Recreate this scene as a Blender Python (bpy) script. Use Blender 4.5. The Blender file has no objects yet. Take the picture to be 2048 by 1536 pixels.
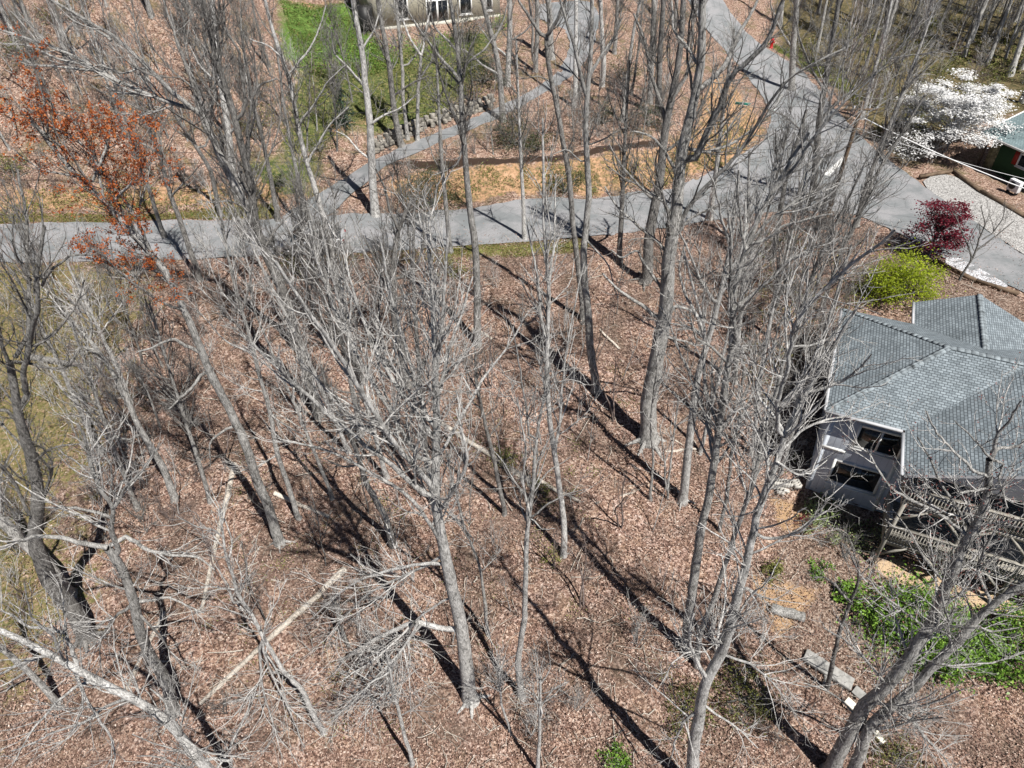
import bpy, bmesh, math, random
import numpy as np
from mathutils import Vector, Matrix
from mathutils.geometry import delaunay_2d_cdt

# ------------------------------------------------------------------ camera, world, sun, exposure
SC = bpy.context.scene
COL = SC.collection
PITCH = math.radians(40.0)
CAM_Z = 24.0
FPX = 1422.0                       # focal length in pixels of the 2048 px wide photograph
cam_d = bpy.data.cameras.new("camera"); cam = bpy.data.objects.new("camera", cam_d); COL.objects.link(cam)
cam_d.sensor_width = 36.0; cam_d.lens = FPX / 2048.0 * 36.0
cam_d.clip_start = 0.2; cam_d.clip_end = 1000.0
cam.location = (0, 0, CAM_Z); cam.rotation_euler = (math.pi / 2 - PITCH, 0, 0)
SC.camera = cam
SUN_EL = math.radians(58.0); SUN_AZ = math.radians(144.0)       # azimuth clockwise from +Y
sunvec = Vector((math.sin(SUN_AZ) * math.cos(SUN_EL), math.cos(SUN_AZ) * math.cos(SUN_EL), math.sin(SUN_EL)))
W = bpy.data.worlds.new("World"); SC.world = W; W.use_nodes = True
wn = W.node_tree.nodes; wl = W.node_tree.links; wn.clear()
sky = wn.new("ShaderNodeTexSky"); sky.sky_type = 'NISHITA'; sky.sun_disc = False
sky.air_density = .45; sky.dust_density = .3; sky.ozone_density = 1.5; sky.sun_elevation = SUN_EL; sky.sun_rotation = SUN_AZ
bg = wn.new("ShaderNodeBackground"); bg.inputs[1].default_value = 0.05
wo = wn.new("ShaderNodeOutputWorld"); wl.new(sky.outputs[0], bg.inputs[0]); wl.new(bg.outputs[0], wo.inputs[0])
sun_d = bpy.data.lights.new("sun", 'SUN'); sun = bpy.data.objects.new("sun", sun_d); COL.objects.link(sun)
sun_d.energy = 5.0; sun_d.angle = math.radians(0.5); sun_d.color = (1.0, 0.96, 0.9)
sun.rotation_euler = sunvec.to_track_quat('Z', 'Y').to_euler(); sun.location = (20, -20, 60)
SC.view_settings.view_transform = 'Standard'; SC.view_settings.look = 'None'
SC.view_settings.exposure = 0.6; SC.view_settings.gamma = 1.0
SC.render.engine = 'CYCLES'
SC.cycles.max_bounces = 4; SC.cycles.diffuse_bounces = 1

RNG = np.random.default_rng(7)
random.seed(7)
cP, sP = math.cos(PITCH), math.sin(PITCH)

# ------------------------------------------------------------------ picture point -> ray, ground, point at a distance
def ray(px, py):
    dx = (np.asarray(px, float) - 1024) / FPX; dy = (768 - np.asarray(py, float)) / FPX
    return np.stack([dx, cP + dy * sP, -sP + dy * cP], -1)
def atz(px, py, z):
    r = ray(px, py); t = (z - CAM_Z) / r[..., 2]
    return np.array([0, 0, CAM_Z]) + r * np.asarray(t)[..., None]
def atY(px, py, Y):
    r = ray(px, py); t = Y / r[..., 1]
    return np.array([0, 0, CAM_Z]) + r * np.asarray(t)[..., None]
def depth(p):
    return p[1] * cP + (CAM_Z - p[2]) * sP

# ------------------------------------------------------------------ terrain heights
CTRL = []
for x, y in [(-200,492),(0,486),(250,481),(500,476),(750,465),(950,455),(1180,435),(1400,395),(1600,370),(0,450),(500,440),(950,420),(1180,400),
             (0,522),(500,512),(900,492),(1180,470),(1400,440)]: CTRL.append((*atz(x, y, 0.0),))
for x, y, z in [(1560,220,.6),(1500,130,1.6),(1440,80,2.6),(1600,260,.3),(1540,110,1.7),(1750,370,0),(1850,430,-.1),(1950,490,-.2),(2048,545,-.3),(2300,640,-.6),
    (0,425,.15),(250,420,.15),(480,415,.15),(800,402,.1),(950,397,.1),(1180,387,.1),(1330,374,.1),(1430,330,.15),(1500,260,.3),(1490,200,.7),(1455,150,1.5),
    (0,362,1.2),(150,358,1.3),(330,352,1.4),(480,358,1.1),(780,338,1.7),(950,326,2.0),(1180,306,2.1),(1330,288,2.2),(1400,235,2.5),(1420,175,2.9),(1400,120,3.4),
    (600,420,.05),(690,345,.9),(760,308,1.6),(850,275,2.3),(940,242,2.9),(1000,222,3.2),(1100,165,4.0),(1160,110,4.8),(1180,60,5.6),(1100,30,6.2),
    (700,250,3.2),(850,180,4.4),(900,120,5.2),(749,62,6.3),(993,35,6.3),(870,50,6.3),(650,130,5.2),(620,60,6.4),(690,235,3.0),
    (0,250,4.0),(200,250,4.0),(400,250,3.7),(550,290,2.4),(0,100,8.),(200,100,8.),(400,100,7.5),(550,160,5.4),(100,0,11.),(400,0,10.5),(620,0,8.),
    (1130,230,3.2),(1280,200,3.4),(1300,100,4.4),(1330,30,5.),
    (1620,100,1.4),(1700,200,.5),(1900,300,.1),(1850,200,.6),(2000,150,1.2),(1700,60,2.6),(1900,50,3.3),(2048,60,3.5),(1700,0,4.),(2048,0,4.8),(2000,400,.1)]:
    CTRL.append((*atz(x, y, z),))
for p in [(-45,41,-.2),(-20,41,-.25),(0,41.5,-.25),(12,42.3,-.25),(20,43,-.3),(-45,33,-1.6),(-20,33,-1.7),(0,33,-1.8),(10,33,-1.9),(-40,25,-3.0),(-20,25,-3.2),(0,25,-3.3),(9,25,-3.5),
          (15,25,-4.2),(14,29,-3.0),(18.6,33.4,-1.5),(21,36.5,-.8),(26,36,-.5),(30,34,-.6),(35,37,-.5),(18,21,-5.4),(25,18,-5.8),(26,27,-1.2),(30,25,-1.5),(32,20,-4),
          (-40,10,-5.6),(-10,11,-5.8),(0,10,-5.9),(12,13,-6.1),(25,10,-6.6),(0,0,-7.4),(-40,-2,-7.2),(35,0,-7.6),
          (-80,46,.2),(-85,20,-3),(-90,70,7),(-90,110,18),(-40,120,18),(0,125,15),(40,125,12),(85,120,10),(85,80,5),(85,50,.5),(80,25,-3),(80,0,-7),(-85,0,-6.5),
          (-60,150,26),(0,150,21),(80,150,16),(-85,150,26)]: CTRL.append(p)
CTRL = np.array(CTRL, float)
def _phi(A, B):
    d2 = ((A[:, None, :2] - B[None, :, :2]) ** 2).sum(-1); return np.sqrt(d2 + 1.2 ** 2)
_n = len(CTRL)
_M = np.zeros((_n + 3, _n + 3)); _M[:_n, :_n] = _phi(CTRL, CTRL) - 0.06 * np.eye(_n)
_M[:_n, _n] = 1; _M[:_n, _n + 1:] = CTRL[:, :2]; _M[_n:, :_n] = _M[:_n, _n:].T
_w = np.linalg.solve(_M, np.concatenate([CTRL[:, 2], np.zeros(3)]))
def H(xy):
    xy = np.asarray(xy, float).reshape(-1, 2); out = np.empty(len(xy))
    for i in range(0, len(xy), 20000):
        q = xy[i:i + 20000]; out[i:i + 20000] = _phi(q, CTRL) @ _w[:_n] + _w[_n] + q @ _w[_n + 1:]
    return out
def hz(x, y): return float(H([(x, y)])[0])
_TS = np.linspace(8, 190, 420)
def ground(px, py):
    r = np.atleast_2d(ray(px, py)); out = []
    for q in r:
        P = np.array([0, 0, CAM_Z]) + q * _TS[:, None]
        f = P[:, 2] - H(P[:, :2]); k = np.argmax(f < 0)
        if f[k] >= 0: k = len(_TS) - 1
        a = f[k - 1] / (f[k - 1] - f[k] + 1e-9); t = _TS[k - 1] + a * (_TS[k] - _TS[k - 1])
        p = np.array([0, 0, CAM_Z]) + q * t; out.append((p[0], p[1], hz(p[0], p[1])))
    return np.array(out)
def G(px, py): return ground([px], [py])[0]
def pts(s):
    return np.array([[float(v) for v in w.split(",")] for w in s.split()])
def gpoly(s):
    q = pts(s); return ground(q[:, 0], q[:, 1])[:, :2]
def inside(xy, poly):
    x, y = xy[:, 0], xy[:, 1]; c = np.zeros(len(xy), bool); n = len(poly)
    for i in range(n):
        x1, y1 = poly[i]; x2, y2 = poly[(i + 1) % n]
        k = (y1 > y) != (y2 > y)
        with np.errstate(divide='ignore', invalid='ignore'):
            c ^= k & (x < (x2 - x1) * (y - y1) / (y2 - y1 + 1e-12) + x1)
    return c
def edge_dist(xy, poly, closed=True):
    d = np.full(len(xy), 1e9); n = len(poly)
    for i in range(n if closed else n - 1):
        a = np.array(poly[i]); b = np.array(poly[(i + 1) % n]); ab = b - a
        t = np.clip(((xy - a) @ ab) / (ab @ ab + 1e-9), 0, 1)
        d = np.minimum(d, np.hypot(*(xy - a - t[:, None] * ab).T))
    return d
def soft_mask(xy, poly, w):
    d = edge_dist(xy, poly); s = np.where(inside(xy, poly), d, -d)
    t = np.clip(s / w * .5 + .5, 0, 1); return t * t * (3 - 2 * t)
def line_mask(xy, line, r, w):
    d = edge_dist(xy, line, False); t = np.clip((r - d) / w * .5 + .5, 0, 1); return t * t * (3 - 2 * t)

# ------------------------------------------------------------------ mesh helpers
def tag(o, label=None, cat=None, group=None, kind=None):
    if label: o["label"] = label
    if cat: o["category"] = cat
    if group: o["group"] = group
    if kind: o["kind"] = kind
    return o
def thing(name, loc, label, cat, group=None, rz=0.0):
    o = bpy.data.objects.new(name, None); COL.objects.link(o); o.location = loc; o.rotation_euler = (0, 0, rz)
    o.empty_display_size = .3
    return tag(o, label, cat, group)
class Acc:
    """collects vertices, quads and n-gons; numpy arrays in, one mesh out"""
    def __init__(s): s.v = []; s.q = []; s.n = 0; s.ng = []; s.mi = []; s.att = []
    def add(s, v, q):
        v = np.asarray(v, float).reshape(-1, 3); s.v.append(v); s.q.append(np.asarray(q, np.int64).reshape(-1, 4) + s.n); s.n += len(v)
    def poly(s, v, faces):
        v = np.asarray(v, float).reshape(-1, 3); s.v.append(v)
        for f in faces: s.ng.append([i + s.n for i in f])
        s.n += len(v)
    def box(s, c, d, R=None, taper=1.0):
        c = np.asarray(c, float); hx, hy, hz_ = np.asarray(d, float) / 2
        v = np.array([(x * (taper if z > 0 else 1), y * (taper if z > 0 else 1), z) for z in (-hz_, hz_) for x, y in ((-hx, -hy), (hx, -hy), (hx, hy), (-hx, hy))])
        if R is not None: v = v @ np.asarray(R).T
        s.poly(v + c, [(3, 2, 1, 0), (4, 5, 6, 7), (0, 1, 5, 4), (1, 2, 6, 5), (2, 3, 7, 6), (3, 0, 4, 7)])
    def beam(s, a, b, w, h):
        a = np.asarray(a, float); b = np.asarray(b, float); t = b - a; L = np.linalg.norm(t); t = t / L
        ref = np.array([0, 0, 1.]) if abs(t[2]) < .95 else np.array([1., 0, 0])
        y = np.cross(ref, t); y /= np.linalg.norm(y); z = np.cross(t, y)
        s.box((a + b) / 2, (L, w, h), np.stack([t, y, z], 1))
    def tubes(s, P, R, k):
        P = np.asarray(P, float); R = np.asarray(R, float); M, n, _ = P.shape
        if M == 0: return
        T = np.gradient(P, axis=1); T /= np.linalg.norm(T, axis=2, keepdims=True) + 1e-12
        m = T.mean(1); ref = np.where((np.abs(m[:, 2]) < .75)[:, None], np.array([0, 0, 1.]), np.array([1., 0, 0]))
        u = np.cross(T, ref[:, None, :]); u /= np.linalg.norm(u, axis=2, keepdims=True) + 1e-12
        w = np.cross(u, T); a = np.arange(k) * 2 * np.pi / k
        ring = P[:, :, None] + R[:, :, None, None] * (np.cos(a)[:, None] * u[:, :, None] + np.sin(a)[:, None] * w[:, :, None])
        base = (np.arange(M) * n * k)[:, None, None]; i = np.arange(n - 1)[None, :, None] * k; j = np.arange(k)[None, None, :]; j2 = (j + 1) % k
        q = np.stack([base + i + j, base + i + j2, base + i + k + j2, base + i + k + j], -1)
        s.add(ring.reshape(-1, 3), q.reshape(-1, 4))
    def leaves(s, C, size, rng, flat=0.0, asp=.55, bend=.25):
        """small folded quads at points C; flat 0..1 biases them to lie level"""
        C = np.asarray(C, float); M = len(C)
        if M == 0: return
        nrm = rng.normal(size=(M, 3)); nrm[:, 2] = np.abs(nrm[:, 2]); nrm = nrm / np.linalg.norm(nrm, axis=1, keepdims=True)
        nrm = nrm * (1 - flat) + np.array([0, 0, 1.]) * flat; nrm /= np.linalg.norm(nrm, axis=1, keepdims=True)
        a = np.cross(nrm, rng.normal(size=(M, 3))); a /= np.linalg.norm(a, axis=1, keepdims=True); b = np.cross(nrm, a)
        L = (size * rng.uniform(.6, 1.3, M))[:, None] if np.isscalar(size) else np.asarray(size)[:, None]
        v = np.stack([C - a * L * .5, C + b * L * asp * .5 + nrm * L * bend * .4, C + a * L * .5 , C - b * L * asp * .5 + nrm * L * bend * .4], 1)
        s.add(v.reshape(-1, 3), np.arange(M * 4).reshape(M, 4))
    def mesh(s, name, mat=None, smooth=False):
        me = bpy.data.meshes.new(name); v = np.concatenate(s.v) if s.v else np.zeros((0, 3))
        q = np.concatenate(s.q) if s.q else np.zeros((0, 4), np.int64)
        ls = np.concatenate([q.ravel()] + [np.array(f) for f in s.ng]).astype(np.int32)
        st = np.concatenate([np.arange(len(q)) * 4, len(q) * 4 + np.cumsum([0] + [len(f) for f in s.ng])[:-1]]).astype(np.int32) if s.ng else (np.arange(len(q)) * 4).astype(np.int32)
        me.vertices.add(len(v)); me.vertices.foreach_set("co", v.astype(np.float32).ravel())
        me.loops.add(len(ls)); me.loops.foreach_set("vertex_index", ls)
        me.polygons.add(len(st)); me.polygons.foreach_set("loop_start", st)
        if smooth: me.polygons.foreach_set("use_smooth", np.ones(len(st), bool))
        me.update(calc_edges=True)
        if mat: me.materials.append(mat)
        return me
    def obj(s, name, mat=None, parent=None, smooth=False, loc=None):
        o = bpy.data.objects.new(name, s.mesh(name, mat, smooth)); COL.objects.link(o)
        if parent: o.parent = parent
        if loc is not None: o.location = loc
        return o
def bevel(o, w=.02, seg=2):
    m = o.modifiers.new("bevel", 'BEVEL'); m.width = w; m.segments = seg; m.limit_method = 'ANGLE'; return o
def fattr(o, name, vals, dom='POINT'):
    a = o.data.attributes.new(name, 'FLOAT', dom); a.data.foreach_set("value", np.asarray(vals, np.float32))
def circle_cap(acc, c, n, r, k=14):
    n = np.asarray(n, float) / np.linalg.norm(n); ref = np.array([0, 0, 1.]) if abs(n[2]) < .9 else np.array([1., 0, 0])
    u = np.cross(n, ref); u /= np.linalg.norm(u); w = np.cross(n, u); a = np.arange(k) * 2 * np.pi / k
    acc.poly(np.asarray(c) + r * (np.cos(a)[:, None] * u + np.sin(a)[:, None] * w), [tuple(range(k))])
def lathe(acc, prof, c=(0, 0, 0), k=14):
    P = np.array([[(0, 0, z) for r, z in prof]], float) + np.asarray(c, float); 
    v = []; a = np.arange(k) * 2 * np.pi / k
    for r, z in prof: v += [(c[0] + r * math.cos(t), c[1] + r * math.sin(t), c[2] + z) for t in a]
    q = [(i * k + j, i * k + (j + 1) % k, (i + 1) * k + (j + 1) % k, (i + 1) * k + j) for i in range(len(prof) - 1) for j in range(k)]
    acc.add(v, q); acc.poly(v[-k:], [tuple(range(k))]); acc.poly(v[:k], [tuple(range(k - 1, -1, -1))])

# ------------------------------------------------------------------ materials
class NT:
    def __init__(s, name):
        s.m = bpy.data.materials.new(name); s.m.use_nodes = True; s.t = s.m.node_tree; s.N = s.t.nodes; s.N.clear()
        s.out = s.N.new("ShaderNodeOutputMaterial"); s.b = s.N.new("ShaderNodeBsdfPrincipled"); s.link(s.b.outputs[0], s.out.inputs[0])
        s.b.inputs["Roughness"].default_value = .85; s.b.inputs["Specular IOR Level"].default_value = .25
        s.co = s.N.new("ShaderNodeTexCoord")
    def link(s, a, b): s.t.links.new(a, b)
    def put(s, sock, v):
        if isinstance(v, (int, float)): sock.default_value = v
        elif isinstance(v, tuple): sock.default_value = v if len(v) == 4 or len(sock.default_value) == 3 else (*v, 1)
        else: s.link(v, sock)
    def map(s, scale=(1, 1, 1), src="Object", rot=(0, 0, 0)):
        n = s.N.new("ShaderNodeMapping"); n.inputs["Scale"].default_value = scale; n.inputs["Rotation"].default_value = rot; s.link(s.co.outputs[src], n.inputs[0]); return n.outputs[0]
    def noise(s, sc, det=3, rough=.55, vec=None, dist=0):
        n = s.N.new("ShaderNodeTexNoise"); n.inputs["Scale"].default_value = sc; n.inputs["Detail"].default_value = det; n.inputs["Roughness"].default_value = rough; n.inputs["Distortion"].default_value = dist
        s.link(vec if vec is not None else s.co.outputs["Object"], n.inputs["Vector"]); return n.outputs["Fac"]
    def vor(s, sc, vec=None, feat='F1', rnd=1.0):
        n = s.N.new("ShaderNodeTexVoronoi"); n.feature = feat; n.inputs["Scale"].default_value = sc; n.inputs["Randomness"].default_value = rnd
        s.link(vec if vec is not None else s.co.outputs["Object"], n.inputs["Vector"]); return n
    def attr(s, name):
        n = s.N.new("ShaderNodeAttribute"); n.attribute_name = name; return n.outputs["Fac"]
    def ramp(s, fac, stops, interp='LINEAR'):
        n = s.N.new("ShaderNodeValToRGB"); cr = n.color_ramp; cr.interpolation = interp
        while len(cr.elements) < len(stops): cr.elements.new(.5)
        for e, (p, c) in zip(cr.elements, stops): e.position = p; e.color = (*c, 1) if isinstance(c, tuple) else (c, c, c, 1)
        s.link(fac, n.inputs[0]); return n.outputs[0]
    def mix(s, f, a, b, mode='MIX'):
        n = s.N.new("ShaderNodeMix"); n.data_type = 'RGBA'; n.blend_type = mode
        s.put(n.inputs[0], f); s.put(n.inputs[6], a); s.put(n.inputs[7], b); return n.outputs[2]
    def math(s, op, a, b=0.0, clamp=False):
        n = s.N.new("ShaderNodeMath"); n.operation = op; n.use_clamp = clamp; s.put(n.inputs[0], a); s.put(n.inputs[1], b); return n.outputs[0]
    def bump(s, h, st=.5, d=.05):
        n = s.N.new("ShaderNodeBump"); n.inputs["Strength"].default_value = st; n.inputs["Distance"].default_value = d; s.link(h, n.inputs["Height"]); s.link(n.outputs[0], s.b.inputs["Normal"])
    def color(s, c): s.put(s.b.inputs["Base Color"], c); return s
    def rough(s, r): s.put(s.b.inputs["Roughness"], r); return s
def plain(name, c, rough=.6, var=.12, sc=6, metal=0, spec=.3, bump=0.0):
    t = NT(name); f = t.noise(sc, 4, .6)
    t.color(t.ramp(f, [(.25, tuple(v * (1 - var * 2) for v in c)), (.55, c), (.8, tuple(min(1, v * (1 + var)) for v in c))])); t.rough(rough)
    t.b.inputs["Metallic"].default_value = metal; t.b.inputs["Specular IOR Level"].default_value = spec
    if bump: t.bump(t.noise(sc * 6, 4, .6), bump, .02)
    return t.m
def bark(name, dark, mid, light, lichen=.35):
    t = NT(name); v = t.map((1, 1, .22)); f = t.noise(26, 5, .7, v, .4); g = t.noise(2.2, 4, .65)
    oi = t.N.new("ShaderNodeObjectInfo")
    c = t.ramp(f, [(.36, dark), (.46, mid), (.58, light)]); mo = t.noise(6.5, 5, .75, t.map((1, 1, .45)), .8); c = t.mix(1.0, c, t.ramp(mo, [(.36, .35), (.5, 1.0), (.66, 1.35)]), 'MULTIPLY')
    big = t.ramp(g, [(.38, 0.0), (.62, 1.0)])
    c = t.mix(t.math('MULTIPLY', big, lichen), c, tuple(min(1, a * 1.45 + .05) for a in light))
    k = t.math('ADD', t.math('MULTIPLY', oi.outputs["Random"], .35), .8)
    c = t.mix(1.0, c, t.mix(1.0, (1, 1, 1, 1), k, 'MULTIPLY'), 'MULTIPLY')
    t.color(c); t.rough(.9); t.bump(t.math('ADD', f, mo), 1.0, .05); return t.m
def leafmat(name, stops, rough=.55, trans=.25):
    t = NT(name); f = t.attr("tone"); t.color(t.ramp(f, stops)); t.rough(rough)
    tr = t.N.new("ShaderNodeBsdfTranslucent"); t.link(t.b.inputs["Base Color"].links[0].from_socket, tr.inputs[0])
    mx = t.N.new("ShaderNodeMixShader"); mx.inputs[0].default_value = trans; t.link(t.b.outputs[0], mx.inputs[1]); t.link(tr.outputs[0], mx.inputs[2]); t.link(mx.outputs[0], t.out.inputs[0])
    return t.m
M = {}
M['bark_pale'] = bark("bark_pale", (.09, .087, .082), (.27, .262, .25), (.54, .53, .51), .4)
M['bark_grey'] = bark("bark_grey", (.055, .052, .049), (.17, .165, .155), (.42, .41, .39), .35)
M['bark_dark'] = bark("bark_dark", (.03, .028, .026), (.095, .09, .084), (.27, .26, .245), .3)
M['twig'] = bark("twig_bark", (.11, .105, .099), (.27, .26, .246), (.56, .545, .525), .35)
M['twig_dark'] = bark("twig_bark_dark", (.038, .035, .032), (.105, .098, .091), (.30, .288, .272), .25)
M['twig_red'] = bark("twig_bark_reddish", (.055, .04, .037), (.15, .112, .10), (.29, .235, .215), .2)
M['deadwood'] = bark("weathered_deadwood", (.22, .18, .15), (.42, .37, .31), (.60, .55, .48), .3)
# ------------------------------------------------------------------ ground
def build_ground():
    xs = np.concatenate([np.arange(-86, -46, 1.5), np.arange(-46, 46, .36), np.arange(46, 88, 1.5)])
    ys = np.concatenate([np.arange(-6, 5, 1.0), np.arange(5, 66, .36), np.arange(66, 100, .7), np.arange(100, 152, 2.0)])
    X, Y = np.meshgrid(xs, ys); xy = np.stack([X.ravel(), Y.ravel()], 1); z = H(xy)
    rng = np.random.default_rng(3)
    road = np.zeros(len(xy))
    for p in ROAD_POLYS: road = np.maximum(road, soft_mask(xy, p, 1.6))
    bumps = sum(a * np.sin(xy[:, 0] * fx + p1) * np.sin(xy[:, 1] * fy + p2) for a, fx, fy, p1, p2 in
                [(.10, .9, .7, .3, 1), (.06, 1.9, 2.3, 2, .4), (.05, 3.1, 2.7, .7, 2.2)]) + rng.normal(0, .025, len(xy))
    z = z + bumps * (1 - road) - .02 * road
    nx, ny = len(xs), len(ys); i = (np.arange(ny - 1)[:, None] * nx + np.arange(nx - 1)[None, :]).ravel()
    a = Acc(); a.add(np.stack([xy[:, 0], xy[:, 1], z], 1), np.stack([i, i + 1, i + nx + 1, i + nx], 1))
    o = a.obj("ground", None, smooth=True); tag(o, "leaf strewn wooded slope between two roads and a house", "ground", kind="structure")
    def mk(polys, w):
        m = np.zeros(len(xy))
        for p in polys: m = np.maximum(m, soft_mask(xy, gpoly(p), w))
        return m
    grass = mk(["560,0 760,0 740,70 800,130 720,160 660,120 600,140 560,110"], 3)
    lawn2 = mk(["-60,425 120,432 330,428 470,415 560,405 560,438 250,444 -60,450", "1530,85 1600,100 1690,160 1720,200 1660,170 1590,128", "880,488 1180,478 1180,505 890,520"], .9) * .75
    ivy = mk(["600,120 1000,60 960,150 900,230 760,270 700,260 560,330 580,200", "480,320 640,300 620,390 520,400"], 4)
    moss = mk(["-200,530 260,525 300,560 230,700 210,820 120,1000 170,1180 110,1270 -50,1420 -300,1300"], 6)
    orange = mk(["760,345 950,332 1180,312 1330,296 1400,245 1410,170 1450,145 1500,210 1525,260 1500,300 1420,345 1330,372 1180,392 950,404 760,404",
                 "-60,372 150,366 330,360 470,362 520,340 600,400 480,425 250,428 -60,428", "560,0 700,-10 640,20", "640,250 760,225 760,250 660,275"], 1.2)
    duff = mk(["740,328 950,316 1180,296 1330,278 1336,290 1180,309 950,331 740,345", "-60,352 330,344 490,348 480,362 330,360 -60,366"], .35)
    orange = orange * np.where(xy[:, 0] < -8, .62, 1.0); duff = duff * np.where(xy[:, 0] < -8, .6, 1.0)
    mulch = mk(["1580,1000 1760,1100 1900,1220 1820,1430 1560,1350 1540,1150", "1780,480 2048,600 2100,660 1960,600 1830,600 1780,560"], 1.5)
    dirt = mk(["1540,990 1625,1010 1600,1060 1560,1060", "1500,1150 1640,1180 1560,1280"], 1.0)
    patio = mk(["1740,1125 1800,1120 1960,1180 2100,1230 2100,1260 1930,1215 1760,1150"], .4)
    far = np.clip((xy[:, 1] - 47) / 6, 0, 1)
    woods = mk(["1540,-40 2300,-60 2300,260 2048,225 1960,250 1800,330 1720,230 1640,150 1560,90"], 3)
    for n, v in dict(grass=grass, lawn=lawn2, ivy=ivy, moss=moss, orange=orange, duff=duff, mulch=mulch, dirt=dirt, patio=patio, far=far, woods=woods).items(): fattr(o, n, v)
    t = NT("woodland_floor")
    v1 = t.vor(11); v2 = t.vor(26); big = t.noise(.35, 4, .6); mid = t.noise(1.6, 4, .65); fine = t.noise(30, 3, .7)
    sep = t.N.new("ShaderNodeSeparateColor"); t.link(v1.outputs["Color"], sep.inputs[0]); sep2 = t.N.new("ShaderNodeSeparateColor"); t.link(v2.outputs["Color"], sep2.inputs[0])
    r = t.math('ADD', t.math('MULTIPLY', sep.outputs[0], .6), t.math('MULTIPLY', sep2.outputs[0], .4))
    lit = t.ramp(r, [(.1, (.035, .022, .018)), (.33, (.12, .069, .053)), (.5, (.245, .15, .118)), (.68, (.385, .262, .213)), (.92, (.62, .51, .45))])
    lit2 = t.ramp(r, [(.1, (.04, .025, .02)), (.4, (.20, .12, .085)), (.65, (.38, .25, .18)), (.92, (.60, .49, .40))])
    c = t.mix(t.ramp(mid, [(.4, 0.0), (.65, 1.0)]), lit, lit2)
    c = t.mix(t.ramp(big, [(.36, .8), (.58, 0.0)]), c, t.mix(r, (.04, .03, .026), (.19, .135, .105)))          # darker, damper humus showing through
    farc = t.ramp(r, [(.1, (.06, .035, .024)), (.38, (.215, .13, .095)), (.66, (.38, .255, .195)), (.95, (.60, .49, .41))])
    c = t.mix(t.math('MULTIPLY', t.attr("far"), .75), c, farc)
    wild = t.noise(.55, 6, .75, None, .6); c = t.mix(t.math('MULTIPLY', t.ramp(wild, [(.5, 0.0), (.62, 1.0)]), t.math('ADD', t.math('MULTIPLY', t.attr("far"), .65), .12)), c, t.ramp(t.noise(4.5, 4, .8), [(.3, (.035, .035, .016)), (.5, (.12, .105, .05)), (.7, (.27, .21, .11))]))
    def over(c, name, col, brk=.5, sc=1.3):
        n = t.noise(sc, 5, .7); m = t.math('ADD', t.attr(name), t.math('MULTIPLY', t.math('SUBTRACT', n, .5), brk * 2))
        return t.mix(t.ramp(m, [(.42, 0.0), (.62, 1.0)]), c, col)
    g1 = t.ramp(t.noise(5, 5, .75), [(.28, (.03, .05, .012)), (.48, (.085, .16, .028)), (.7, (.22, .29, .08))])
    g2 = t.ramp(t.noise(4, 5, .75), [(.3, (.06, .07, .02)), (.5, (.17, .18, .055)), (.7, (.32, .27, .12))])
    iv = t.ramp(t.noise(3.2, 5, .8), [(.3, (.018, .035, .01)), (.46, (.07, .095, .025)), (.56, (.16, .16, .06)), (.72, (.36, .27, .14))])
    mo = t.ramp(t.noise(6, 5, .75), [(.28, (.045, .042, .02)), (.43, (.135, .135, .045)), (.54, (.215, .165, .085)), (.70, (.38, .28, .19))])
    orr = t.ramp(t.noise(2.4, 6, .72), [(.30, (.08, .065, .03)), (.43, (.22, .165, .085)), (.54, (.44, .26, .15)), (.74, (.62, .43, .29))])
    wo_ = t.ramp(t.noise(2.6, 5, .8), [(.3, (.03, .035, .014)), (.47, (.10, .085, .04)), (.6, (.19, .145, .075)), (.75, (.28, .22, .12))])
    mu = t.ramp(r, [(.1, (.05, .032, .025)), (.5, (.18, .12, .09)), (.9, (.42, .34, .28))])
    c = over(c, "woods", wo_, .35); c = over(c, "mulch", mu, .3); c = over(c, "ivy", iv, .35); c = over(c, "grass", g1, .3); c = over(c, "moss", mo, 1.0, 1.3)
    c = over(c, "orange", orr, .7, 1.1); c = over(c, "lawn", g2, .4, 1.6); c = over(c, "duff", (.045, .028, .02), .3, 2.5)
    c = over(c, "dirt", t.ramp(fine, [(.3, (.28, .17, .09)), (.7, (.48, .33, .2))]), .4, 1.5); c = over(c, "patio", (.50, .37, .24), .1)
    t.color(c); t.rough(.92)
    t.bump(t.math('ADD', t.math('MULTIPLY', r, .7), t.math('MULTIPLY', fine, .4)), .9, .07)
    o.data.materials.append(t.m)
    return o
def sheet(name, poly, mat, lift, step=.9, label=None, cat=None, kind="structure", edge_noise=.06, seed=1):
    rng = np.random.default_rng(seed); out = []
    n = len(poly)
    for i in range(n):
        a, b = poly[i], poly[(i + 1) % n]; L = np.hypot(*(b - a)); k = max(1, int(L / .5))
        for j in range(k): out.append(a + (b - a) * j / k)
    P = np.array(out)
    for _ in range(6): P = (P + np.roll(P, 1, 0) + np.roll(P, -1, 0)) / 3
    P = P + rng.normal(0, edge_noise, P.shape)
    lo, hi = P.min(0), P.max(0); gx, gy = np.meshgrid(np.arange(lo[0], hi[0], step), np.arange(lo[1], hi[1], step))
    g = np.stack([gx.ravel(), gy.ravel()], 1) + rng.uniform(-.1, .1, (gx.size, 2)); g = g[inside(g, P) & (edge_dist(g, P) > .35)]
    V = [Vector(p) for p in np.concatenate([P, g])]; nb = len(P)
    v, _, f, *_r = delaunay_2d_cdt(V, [(i, (i + 1) % nb) for i in range(nb)], [list(range(nb))], 1, 1e-5)
    xy = np.array([(q.x, q.y) for q in v]); a = Acc(); a.poly(np.column_stack([xy, H(xy) + lift]), [tuple(q) for q in f])
    o = a.obj(name, mat, smooth=True)
    if o.data.polygons and sum(p.normal.z for p in o.data.polygons) < 0: o.data.flip_normals()
    tag(o, label, cat, kind=kind); return o
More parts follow.
